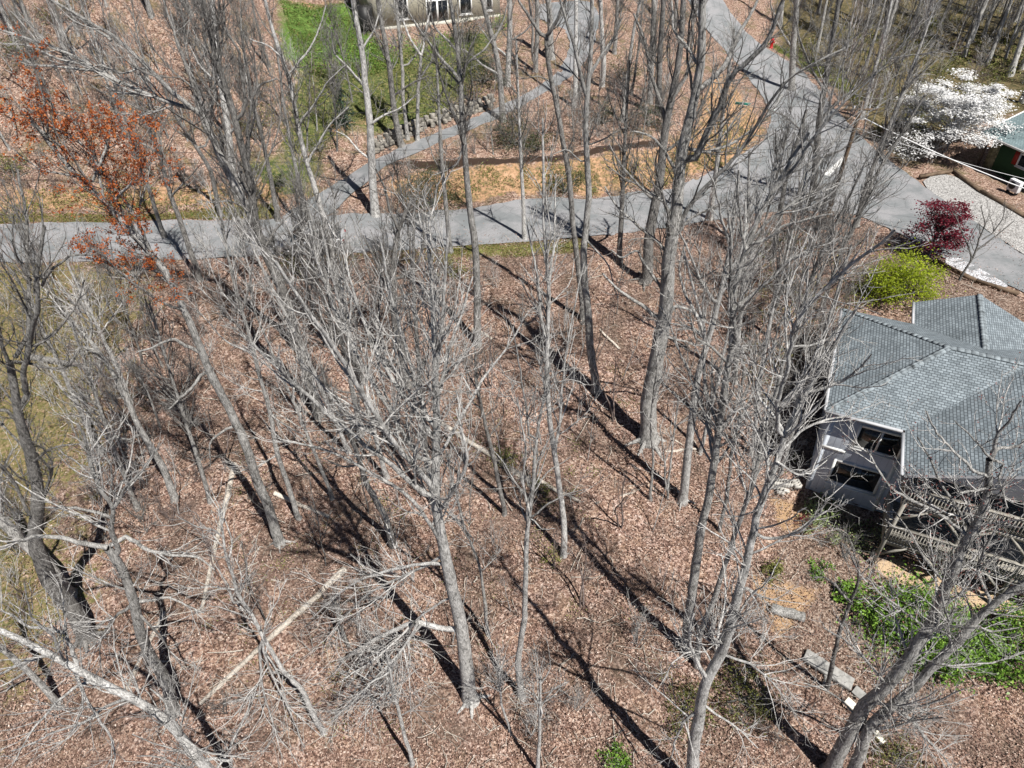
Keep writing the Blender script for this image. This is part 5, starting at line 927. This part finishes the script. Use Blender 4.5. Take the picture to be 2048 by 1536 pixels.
EXTRA = [  # slimmer trees that fill the woodland between the traced ones: label, foot, stem, width, tone
 ("thin pale tree inside the fan of boughs, nearest the fallen grey log", "700,905", "670,830 620,710 560,600 505,500 470,430", 10, 'pale'),
 ("thin pale tree directly behind the largest pale trunk's bough fan", "775,955", "755,880 725,780 690,650 660,540 640,450", 10, 'pale'),
 ("upright dark stem hugging the largest pale trunk from behind", "866,1005", "852,900 845,760 836,640 832,520 838,400", 12, 'dark'),
 ("slim grey tree leaning out between two long leaning trunks", "665,1000", "630,915 590,820 540,700 500,600", 8, 'grey'),
 ("grey tree whose limbs cross in front of the parked car", "722,870", "708,800 690,700 660,590 640,500 610,400", 11, 'grey'),
 ("slim grey tree tilted toward the grey house roof corner", "1560,945", "1575,880 1600,790 1635,690 1665,600 1705,490", 10, 'grey'),
 ("slender pale tree in the thicket with a fork at mid height", "1500,905", "1510,820 1530,700 1550,610 1572,530 1600,420", 10, 'pale'),
 ("dark slim tree in the thicket reaching over the road junction", "1580,705", "1600,630 1625,550 1655,480 1690,410 1725,330", 10, 'dark'),
 ("straight grey tree in the thicket just behind the tall lichen trunk", "1470,765", "1478,700 1490,600 1497,510 1502,420 1506,300", 11, 'grey'),
 ("dark slim tree standing nearest the lime green bush", "1645,625", "1665,560 1690,490 1720,430 1755,360", 8, 'dark'),
 ("knotty grey tree on the mossy grass edge beside the brush", "205,905", "170,840 125,745 90,670 60,600", 11, 'grey'),
 ("slim grey tree in the thickest brush by the mossy grass", "275,1015", "245,940 215,860 172,745 130,630", 10, 'grey'),
 ("slim tree with dense pale twigs at the road side of the brush", "250,765", "225,710 190,640 160,580 128,510", 8, 'pale'),
 ("slim grey tree close by the long leaning red budded trunk", "420,1005", "405,950 383,880 342,750 300,610", 9, 'grey'),
 ("dark slim tree on the verge right across the mossy grass", "330,475", "312,415 288,345 243,220 205,100", 9, 'dark'),
 ("dark slim tree at the driveway mouth leaning over the orange hillside", "556,442", "546,390 532,320 505,200 485,60", 10, 'dark'),
 ("slim grey tree just behind the parked car", "620,462", "610,415 596,350 570,220 552,80", 9, 'grey'),
 ("slim grey tree at the road edge before the dark evergreen shrub", "900,503", "896,450 890,380 880,240 868,100", 10, 'grey'),
 ("slim pale tree at the road edge near the open grass patch", "1050,478", "1049,420 1046,350 1040,220 1035,80", 9, 'pale'),
 ("slim dark tree at the road edge near the junction", "1240,525", "1243,460 1246,400 1250,260 1256,120", 11, 'dark'),
 ("slim grey tree at the inner curve of the road", "1420,438", "1427,390 1436,330 1452,200 1472,60", 11, 'grey'),
 ("grey tree beside the asphalt where the road turns to the dogwood", "1712,452", "1722,400 1745,330 1790,220 1840,110", 11, 'grey'),
 ("dark tree leaning across the junction in front of the dogwood", "1690,480", "1712,430 1750,350 1800,270 1850,190", 10, 'dark'),
 ("pale tree in the scrub on the far side of the junction", "1722,238", "1738,180 1755,120 1775,50 1790,-20", 10, 'pale'),
 ("grey tree in the scrub nearest the dogwood crown", "1775,290", "1795,220 1815,160 1845,80 1870,10", 10, 'grey'),
]
for i, (lab, base, trunk, w0, bk) in enumerate(EXTRA):
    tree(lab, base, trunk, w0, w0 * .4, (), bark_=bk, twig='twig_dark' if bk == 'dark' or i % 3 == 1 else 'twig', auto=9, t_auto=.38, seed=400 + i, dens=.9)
# ------------------------------------------------------------------ copied trees, saplings and shrubs
PR = [proto_tree("woodland_tree", h, r, s, b, t, nl, sp, ta) for h, r, s, b, t, nl, sp, ta in
      [(19, .20, 1, 'grey', 'twig_dark', 9, .8, .45), (22, .24, 2, 'pale', 'twig_dark', 9, .75, .5), (16, .15, 3, 'dark', 'twig_dark', 9, .9, .4), (20, .18, 4, 'grey', 'twig_dark', 8, .7, .5), (14, .11, 5, 'pale', 'twig_dark', 7, .8, .45)]]
rs = np.random.default_rng(21)
def scatter_tree(pix, label, group, sc=(.8, 1.15), protos=PR):
    for x, y in pix:
        g = G(x, y); place(protos[rs.integers(len(protos))], g, rs.uniform(0, 6.28), rs.uniform(*sc), label, "tree", group, (rs.normal(0, .03), rs.normal(0, .03)))
def rpix(poly, n, avoid=(), mind=0):
    p = pts(poly); lo, hi = p.min(0), p.max(0); out = []
    for _ in range(6000):
        q = rs.uniform(lo, hi)
        if inside(q[None], p)[0] and not any(inside(q[None], a)[0] for a in avoid) and all(np.hypot(*(q - o)) > mind for o in out): out.append(q)
        if len(out) >= n: break
    return out
scatter_tree(rpix("1620,90 1760,30 2048,20 2160,160 2048,215 1990,140 1810,120 1720,190", 36, (), 18), "bare grey tree in the woods behind the white dogwood", "trees in the woods behind the dogwood")
scatter_tree(rpix("1560,-10 2250,-40 2250,20 1640,40 1560,60", 30, (), 16), "slender bare tree deep in the woods beyond the fire hydrant", "trees deep in the woods")
scatter_tree([(2020, 150), (2046, 205), (1975, 128)], "tall leaning tree close behind the green house roof", "tall trees behind the green house roof", (1.0, 1.25))
scatter_tree(rpix("-120,20 60,-10 420,-20 400,40 200,60 0,110", 9, (), 55), "bare tree on the orange leafy hillside above the bank", "trees on the leafy hillside")
scatter_tree([(20, 300), (300, 215), (215, 165), (540, 135), (505, 230)], "bare slim tree on the leaf covered slope above the road", "slim trees on the slope above the road", (.55, .8))
scatter_tree(rpix("1200,-20 1440,-30 1450,20 1360,60 1260,60", 8, (), 30), "bare tree between the driveway top and the side road", "trees between driveway and side road")
scatter_tree([(1150, 215), (1262, 190), (1375, 100), (1245, 240)], "bare tree rooted in the shaded leafy knoll by the driveway", "trees on the shaded leafy knoll", (.7, .95))
UND = [proto_tree("understory_tree", h, r, sd, b, t, nl, .75, .18, .85, .05, .9, 1.15) for h, r, sd, b, t, nl in [(8.5, .07, 11, 'grey', 'twig_dark', 9), (7.0, .06, 12, 'pale', 'twig_red', 8), (10, .085, 13, 'dark', 'twig_dark', 10), (6.0, .05, 14, 'grey', 'twig', 8)]]
SAP = [sapling(40 + i, h, r, n, "sapling", m, False, sp, 1.2, 1.3) for i, (h, r, n, m, sp) in enumerate([(4.5, .035, 1, 'twig', .1), (6.0, .045, 1, 'twig_dark', .08), (3.2, .028, 2, 'twig', .15), (5.0, .04, 2, 'twig_red', .12)])]
SHR = [sapling(60 + i, h, r, n, "bare_shrub", m, True, sp, 1.45, 1.4, 1.1) for i, (h, r, n, m, sp) in enumerate([(2.0, .018, 7, 'twig_dark', .45), (2.8, .022, 6, 'twig', .4), (1.5, .014, 9, 'twig_red', .55), (2.4, .02, 8, 'twig_dark', .4), (1.9, .016, 8, 'twig_red', .5)])]
def scatter(protos, pix, label, cat, group, sc=(.75, 1.2)):
    for x, y in pix:
        g = G(x, y); place(protos[rs.integers(len(protos))], g, rs.uniform(0, 6.28), rs.uniform(*sc), label, cat, group)
scatter(SAP, rpix("420,860 860,860 1280,700 1330,900 1340,1250 1100,1330 700,1330 420,1250", 34, (), 60), "thin bare sapling growing from the open leaf litter", "sapling", "saplings on the open leaf litter")
scatter(SAP, rpix("540,530 1180,520 1290,700 860,820 560,800 480,640", 26, (), 40), "thin bare sapling between the road and the hollow", "sapling", "saplings between road and hollow")
scatter(SAP, rpix("1380,480 1640,470 1660,700 1620,960 1450,1000 1400,700", 30, (), 30), "thin bare sapling in the thicket next to the grey house", "sapling", "saplings in the thicket beside the house")
scatter(SAP, rpix("150,560 420,560 430,900 380,1050 230,1000", 16, (), 45), "thin bare sapling in the brush beside the mossy grass", "sapling", "saplings in the brush by the mossy grass")
scatter(SHR, rpix("210,560 470,540 560,700 400,760 420,950 330,1090 180,1000 220,800", 40, (), 26), "grey twiggy shrub in the brush beside the mossy grass", "shrub", "shrubs beside the mossy grass")
scatter(SHR, rpix("1400,470 1760,450 1730,600 1660,640 1640,850 1600,980 1540,900 1480,640", 44, (), 22), "twiggy bare shrub in the thicket next to the grey house", "shrub", "shrubs in the thicket beside the house", (.7, 1.15))
scatter(SHR, rpix("560,540 1180,520 1230,620 900,660 700,700 560,620", 18, (), 34), "low twiggy shrub on the slope just below the road", "shrub", "shrubs just below the road", (.6, 1.0))
scatter(SHR, [(1090, 1330), (1100, 1440), (1300, 1370), (1270, 1290), (1080, 1500), (1060, 1470), (1000, 1380), (1150, 1420), (650, 1240), (720, 1330), (250, 1180), (450, 1420), (1480, 1440), (1560, 1480), (1700, 1060), (1640, 1090), (1740, 1110), (1690, 1120)], "pale twiggy bush standing low in the leaf litter", "shrub", "low bushes in the leaf litter", (.7, 1.1))
scatter(SHR, rpix("730,410 900,330 1180,300 1330,275 1340,200 1180,190 1030,240 920,300", 34, (), 20), "dark twiggy shrub along the top of the orange bank", "shrub", "shrubs along the orange bank top", (.7, 1.15))
scatter(SHR, rpix("1560,140 1680,120 1830,240 1900,330 1800,320 1720,230 1640,170", 26, (), 20), "scrubby bare bush between the side road and the dogwood", "shrub", "scrub beside the side road", (.8, 1.4))
scatter(SHR, rpix("-40,40 420,20 540,200 520,400 360,420 0,415", 80, (), 22), "small brown bush on the leaf covered hillside", "shrub", "bushes on the leaf covered hillside", (.6, 1.1))
scatter(SHR, rpix("1600,0 2048,0 2048,200 1800,130 1650,110", 48, (), 20), "undergrowth bush in the woods beyond the side road", "shrub", "undergrowth in the woods", (.9, 1.6))
def understory(poly, n, label, group, mind=20, sc=(.75, 1.2)): scatter_tree(rpix(poly, n, (), mind), label, group, sc, UND)
understory("1560,10 2040,-30 2160,170 2048,200 1990,140 1820,120 1740,180 1640,120", 46, "small twiggy tree in the woods around the dogwood", "small trees in the woods")
understory("1630,170 1740,180 1860,330 1790,320 1720,270", 12, "small twiggy tree on the strip between side road and dogwood", "small trees on the side road strip", 16)
understory("-60,60 420,20 540,170 520,330 0,335", 34, "small brown twiggy tree on the leafy hillside over the bank", "small trees on the leafy hillside", 30)
understory("560,540 860,520 900,640 720,760 560,690 480,600", 16, "small twiggy tree on the slope between car and hollow", "small trees between car and hollow", 30)
understory("1390,470 1700,450 1690,600 1600,800 1480,800 1400,640", 18, "small twiggy tree in the thicket up to the lime bush", "small trees in the thicket", 26)
understory("60,560 420,545 470,760 330,980 180,960 120,700", 16, "small twiggy tree in the brush along the mossy grass", "small trees along the mossy grass", 34, (.6, .95))
understory("900,330 1180,190 1340,190 1340,270 1180,295 960,318", 14, "small dark twiggy tree crowding the top of the orange bank", "small trees on the orange bank top", 24, (.6, .95))
understory("600,150 740,150 720,300 620,330 560,260", 7, "small twiggy tree on the ivy slope near the fir", "small trees on the ivy slope", 26, (.6, .9))
# ------------------------------------------------------------------ leafy plants
LM = dict(
 rhodo=leafmat("glossy_green_leaves", [(0, (.02, .045, .01)), (.5, (.10, .20, .025)), (1, (.26, .42, .07))], .38, .2),
 dark=leafmat("dark_evergreen_leaves", [(0, (.012, .018, .009)), (.5, (.035, .048, .02)), (1, (.10, .11, .05))], .5, .12),
 lime=leafmat("lime_spring_leaves", [(0, (.13, .17, .015)), (.5, (.30, .38, .02)), (1, (.48, .56, .05))], .6, .45),
 olive=leafmat("olive_leaves", [(0, (.06, .065, .018)), (.5, (.16, .17, .05)), (1, (.30, .31, .10))], .6, .3),
 pale=leafmat("pale_green_leaves", [(0, (.10, .14, .05)), (.5, (.24, .31, .12)), (1, (.42, .50, .24))], .5, .3),
 red=leafmat("crimson_leaves", [(0, (.055, .006, .012)), (.5, (.13, .012, .026)), (1, (.24, .03, .05))], .5, .35),
 white=leafmat("white_bracts", [(0, (.62, .63, .60)), (.4, (.80, .80, .80)), (1, (.86, .86, .86))], .6, .3),
 fir=leafmat("blue_green_needles", [(0, (.010, .022, .014)), (.5, (.03, .06, .04)), (1, (.07, .12, .08))], .6, .1),
 brown=leafmat("marcescent_leaves", [(0, (.10, .05, .03)), (.5, (.22, .12, .075)), (1, (.36, .22, .15))], .7, .25))
def lb(name, px, py, wpx, hgt, n, size, mat, label, cat, seed, yr=1.0, **k):
    g = G(px, py); r = wpx / 2 * depth(g) / FPX; leafy(name, g, r, r * yr, hgt, n, size, LM[mat], label, cat, seed=seed, **k)
lb("rhododendron", 1812, 1270, 200, 2.5, 6500, .15, 'rhodo', "big glossy green rhododendron below the timber decks, nearest the crooked sapling", "shrub", 1, .8, clumps=60)
lb("rhododendron", 1900, 1330, 150, 2.0, 4000, .15, 'rhodo', "glossy green rhododendron seen through the two heavy dark trunks", "shrub", 2, .8, clumps=44)
lb("rhododendron", 2030, 1320, 170, 2.6, 5200, .15, 'rhodo', "green rhododendron at the frame edge beyond the heavy trunks", "shrub", 3, .9, clumps=50)
lb("rhododendron", 1690, 1195, 52, .8, 700, .15, 'rhodo', "small glossy green shrub in the crook of the black stemmed sapling", "shrub", 4, clumps=16)
lb("laurel_shrub", 1638, 1145, 46, .7, 420, .12, 'rhodo', "little round green shrub on the mulch below the pale green bush", "shrub", 5, clumps=14)
lb("laurel_shrub", 1548, 1152, 46, .7, 420, .12, 'olive', "tiny dull green shrub on bare ground near the sawn log", "shrub", 6, clumps=14)
lb("pale_green_bush", 1655, 1050, 110, 1.2, 1100, .12, 'pale', "loose pale green bush at the foot of the grey house corner", "shrub", 7, clumps=26, crs=.2)
lb("pale_green_bush", 1720, 1075, 90, 1.0, 500, .1, 'pale', "sparse pale green bush before the dark deck underside", "shrub", 8, clumps=20)
lb("forsythia_bush", 1800, 600, 150, 2.7, 8500, .13, 'lime', "bright lime green bush beside the grey house roof", "shrub", 9, .85, clumps=70, crs=.2)
lb("forsythia_bush", 1738, 585, 90, 1.7, 1100, .11, 'olive', "sparser olive green bush joined to the bright lime one", "shrub", 10, clumps=26)
lb("holly_bush", 1480, 1400, 130, 1.1, 1500, .10, 'olive', "dark olive evergreen bush beside the big lichen trunk near the bottom edge", "shrub", 11, clumps=30, tone=(.3, .2))
lb("holly_bush", 1370, 1425, 100, .9, 900, .10, 'olive', "small grey green bush left of the big lichen trunk's foot", "shrub", 12, clumps=22, tone=(.3, .2))
lb("holly_bush", 1230, 1535, 70, .7, 800, .1, 'rhodo', "bright green seedling patch at the very bottom edge", "shrub", 13, clumps=16)
lb("holly_bush", 1790, 1530, 120, .8, 900, .1, 'olive', "green bush between the heavy trunk and bottom edge", "shrub", 14, clumps=20, tone=(.3, .2))
lb("seedling_shrub", 1005, 925, 62, .8, 420, .1, 'olive', "yellow green seedling beside the long fallen trunk", "shrub", 15, clumps=18, tone=(.75, .2))
lb("seedling_shrub", 1080, 985, 46, .6, 260, .1, 'olive', "dull green seedling behind the twin slim stems", "shrub", 16, clumps=12)
lb("seedling_shrub", 1100, 1110, 50, .35, 260, .09, 'olive', "mossy tuft at the foot of the slender forked trunk", "shrub", 17, clumps=14, tone=(.75, .2), stems=0)
lb("roadside_bush", 905, 545, 70, 1.0, 900, .1, 'olive', "yellowish evergreen bush at the road's near edge", "shrub", 18, clumps=24, tone=(.7, .2))
lb("roadside_bush", 588, 545, 80, 1.0, 900, .1, 'olive', "olive bush beside the parked car", "shrub", 19, clumps=24, tone=(.35, .2))
lb("evergreen_shrub", 868, 408, 118, 2.6, 5200, .11, 'dark', "dark evergreen shrub at the end of the orange bank near the driveway", "shrub", 20, clumps=60, tone=(.55, .25))
lb("evergreen_shrub", 1025, 290, 95, 2.2, 3000, .11, 'dark', "dark evergreen shrub above the bank at the driveway bend", "shrub", 21, clumps=44, tone=(.6, .25))
lb("evergreen_shrub", 1130, 385, 90, 1.8, 1800, .11, 'dark', "dark shrub on the face of the orange bank", "shrub", 22, clumps=30)
lb("evergreen_shrub", 968, 165, 100, 2.6, 3600, .12, 'dark', "large dark shrub under the beige house windows", "shrub", 23, clumps=50)
lb("evergreen_shrub", 935, 85, 70, 2.2, 1800, .12, 'dark', "dark shrub against the beige house wall", "shrub", 24, clumps=30)
lb("evergreen_shrub", 1000, 60, 40, 1.2, 900, .12, 'rhodo', "bright green shrub at the corner of the beige house", "shrub", 25, clumps=20)
lb("evergreen_shrub", 560, 375, 24, .9, 500, .1, 'dark', "small dark round shrub on the grass above the road", "shrub", 26, clumps=14)
lb("red_leaf_shrub", 1605, 1050, 40, .5, 300, .08, 'red', "low reddish plant on the mulch below the block rows", "shrub", 27, clumps=12, stems=2)
lb("marcescent_shrub", 160, 620, 150, 2.2, 700, .1, 'brown', "bush holding brown leaves over the mossy grass", "shrub", 28, clumps=40, stem_mat='twig')
lb("marcescent_shrub", 270, 560, 130, 1.8, 420, .09, 'brown', "brown leaved bush at the grass edge by the road", "shrub", 29, clumps=36, stem_mat='twig')
def fir():
    g = G(690, 252); rng = np.random.default_rng(5); h = 3.6; r = thing("fir_tree", g, "small dark blue green fir on the ivy slope below the lawn", "tree")
    a = Acc(); a.tubes([[(0, 0, -.1), (0, 0, 1.5), (0, 0, h)]], [[.08, .06, .01]], 7); a.obj("trunk", M['bark_dark'], r, True)
    C = []
    for z in np.linspace(.25, h - .1, 17):
        R = (1 - z / h) * 1.15 + .08
        for k in range(int(6 + R * 7)):
            an = rng.uniform(0, 6.28); L = R * rng.uniform(.7, 1.1)
            for q in np.linspace(.15, 1, int(6 + L * 12)): C.append((math.cos(an) * L * q, math.sin(an) * L * q, z - .18 * L * q * q + rng.normal(0, .03)))
    C = np.array(C) + rng.normal(0, .035, (len(C), 3)); l = Acc(); l.leaves(C, .17, rng, .2, .35); o = l.obj("crown", LM['fir'], r); fattr(o, "tone", rng.beta(2, 2, len(C)), 'FACE')
fir()
def tiered(name, g, w, h, n, size, mat, label, tiers, seed, flat, stem_h=.35, asp=.9, gap=.5, cr=.5):
    """spreading tree with foliage carried in level layers"""
    rng = np.random.default_rng(seed); r = thing(name, g, label, "tree"); a = Acc()
    P = [(0, 0, -.1), (.1, 0, h * .2), (-.05, .1, h * stem_h), (.05, .05, h * .8)]; R = np.linspace(.14, .04, 10) * w / 8; P = resample(P, 10); a.tubes([P], [R], 8); a.obj("trunk", M['bark_grey'], r, True)
    C = []; E = []
    for k in range(tiers):
        z = h * (stem_h + (1.0 - stem_h) * (k + .5) / tiers); rr = w / 2 * math.sqrt(max(.08, 1 - ((z / h - stem_h - .12) / (1.05 - stem_h)) ** 2))
        for j in range(int(4 + 6 * rr / (w / 2))):
            an = rng.uniform(0, 6.28); d = rr * math.sqrt(rng.uniform(.05, 1.1)); c = np.array([math.cos(an) * d, math.sin(an) * d, z + rng.normal(0, .12)]); E.append(c); C.append((c, rng.uniform(.5, 1.25) * cr))
    E = np.array(E); S = P[np.clip((E[:, 2] / h * 9 * .75).astype(int), 2, 8)]; t = np.linspace(0, 1, 7)[None, :, None]; mid = (S + E) / 2 + [0, 0, -.1]
    B = S[:, None] * (1 - t) ** 2 + 2 * mid[:, None] * t * (1 - t) + E[:, None] * t ** 2; a = Acc(); BR = np.full(len(E), .03)[:, None] * np.linspace(1, .3, 7); a.tubes(B, BR, 5)
    B2, R2 = spawn(B, BR, 3, .4, 1, lambda s, t: .3 + .2 * s * (1.1 - t), 45, .04, 5, .5, rng, .15, .006); a.tubes(B2, R2, 3); a.obj("branches", M['bark_dark'], r, True)
    k = rng.integers(0, len(C), n); cc = np.array([c for c, _ in C]); cs = np.array([s for _, s in C]); Q = cc[k] + rng.normal(size=(n, 3)) * cs[k][:, None] * np.array([1, 1, .26])
    l = Acc(); l.leaves(Q, size, rng, flat, asp, .15); o = l.obj("crown", LM[mat], r); fattr(o, "tone", np.clip(rng.normal(.55, .22, n), 0, 1), 'FACE'); return r
g = G(1890, 302); tiered("dogwood_tree", g, 196 * depth(g) / FPX, 5.6, 24000, .15, 'white', "flowering dogwood covered in white bracts behind the green house", 9, 3, .75, cr=.5)
g = G(1812, 330); tiered("dogwood_tree", g, 75 * depth(g) / FPX, 2.6, 900, .13, 'white', "smaller sparse white dogwood at the lower side of the large one", 4, 4, .7, cr=.35)
g = G(1856, 513); tiered("red_maple", g, 92 * depth(g) / FPX, 4.0, 6000, .13, 'red', "crimson leaved ornamental maple by the road edge", 8, 6, .35, .25, .8, cr=.32)
def clumps(name, poly, n, size, mat, label, seed, h=.4, cl=120, tone=(.5, .22), flat=.3):
    rng = np.random.default_rng(seed); p = gpoly(poly); lo, hi = p.min(0), p.max(0); c = rng.uniform(lo, hi, (cl * 4, 2)); c = c[inside(c, p)][:cl]
    k = rng.integers(0, len(c), n); q = c[k] + rng.normal(0, .45, (n, 2)) * rng.uniform(.4, 1.4, len(c))[k][:, None]
    for rp in ROAD_POLYS: m = ~inside(q, rp); q = q[m]; k = k[m]
    z = H(q) + np.abs(rng.normal(0, h, len(q))) * np.exp(-((q - c[k]) ** 2).sum(1) * 1.2) + .04
    l = Acc(); l.leaves(np.column_stack([q, z]), size, rng, flat); o = l.obj(name, LM[mat]); fattr(o, "tone", np.clip(tone[0] + rng.normal(0, tone[1], len(q)), 0, 1), 'FACE'); tag(o, label, "ground cover", kind="stuff")
clumps("ivy_ground_cover", "640,130 960,90 960,150 1000,190 900,235 760,265 690,230 560,320 600,190", 9000, .16, 'olive', "dark green ivy and weeds over the slope under the beige house", 31, .16, 300, (.55, .3))
clumps("ivy_ground_cover", "600,110 720,80 960,70 930,110 700,150", 4000, .15, 'rhodo', "bright green weeds on the slope just under the lawn", 32, .15, 130, (.6, .25))
clumps("woodland_undergrowth", "1540,60 2300,-20 2300,240 2048,225 1960,240 1800,330 1720,230 1640,150", 22000, .2, 'olive', "olive undergrowth on the floor of the woods beyond the road", 33, .6, 300, (.35, .28))
clumps("thicket_undergrowth", "1500,470 1760,480 1700,620 1640,680 1600,950 1500,900 1460,640", 3600, .12, 'olive', "scattered green weeds in the thicket beside the house", 34, .4, 60, (.6, .25))

for x, y, w_, h_, n_, lab in [(50, 110, 110, 1.6, 1500, "dull green evergreen shrub high on the leafy hillside"), (120, 45, 90, 1.5, 900, "smaller green shrub near the hilltop trees"), (30, 345, 80, 1.1, 900, "dark green bush at the lip of the bank over the road"), (300, 235, 60, .9, 500, "little green bush amid the leaves of the hillside"),
                              (230, 405, 60, .8, 500, "grassy green bush at the toe of the bank"), (520, 250, 90, 1.6, 1200, "green shrub where the ivy meets the leafy hillside"), (640, 300, 80, 1.1, 900, "low green bush just before the driveway mouth")]:
    lb("hillside_shrub", x, y, w_, h_, n_, .13, 'olive', lab, "shrub", 50 + x, clumps=26, tone=(.35, .22))
clumps("roadside_weeds", "-60,380 330,372 480,370 560,395 480,425 250,428 -60,425", 5000, .13, 'olive', "patchy green weeds on the low bank beside the road", 36, .2, 110, (.5, .25))
clumps("bank_weeds", "780,360 950,345 1180,325 1330,310 1410,290 1480,240 1500,290 1430,338 1330,372 1180,390 950,402 780,404", 6000, .13, 'olive', "patchy yellow green weeds on the orange bank", 37, .2, 130, (.6, .22))
clumps("moss_patches", "420,860 860,860 1280,700 1330,900 1340,1450 700,1500 420,1350", 3500, .08, 'olive', "small mossy weeds dotted over the leaf litter", 38, .05, 70, (.6, .25), .5)

for x, y, w_, h_, n_, lab in [(1250, 160, 90, 1.5, 1400, "dark evergreen shrub deep on the shaded leafy knoll"), (1295, 250, 80, 1.4, 1200, "dark shrub at the knoll edge right over the orange bank"), (1205, 245, 90, 1.3, 1200, "broad dark shrub between driveway and knoll"), (1075, 300, 80, 1.3, 1200, "dark shrub just along the bank top from the driveway bend shrub")]:
    lb("evergreen_shrub", x, y, w_, h_, n_, .12, 'dark', lab, "shrub", 70 + x, clumps=28, tone=(.5, .25))
scatter(SHR, rpix("-80,540 230,535 210,800 120,1000 60,1260 -80,1300", 30, (), 30), "thin twiggy shrub growing on the mossy grass itself", "shrub", "shrubs growing on the mossy grass", (.6, 1.1))
scatter(SHR, rpix("1180,160 1340,150 1340,275 1190,290 1060,290", 18, (), 20), "leafless brown shrub on the shaded leafy knoll", "shrub", "leafless shrubs on the shaded knoll", (.8, 1.3))
scatter(SAP, rpix("-60,540 220,535 200,800 60,1100 -60,1200", 10, (), 40), "lone bare sapling on the mossy grass", "sapling", "saplings on the mossy grass")
litter()
for _m in bpy.data.materials: _m.use_backface_culling = False
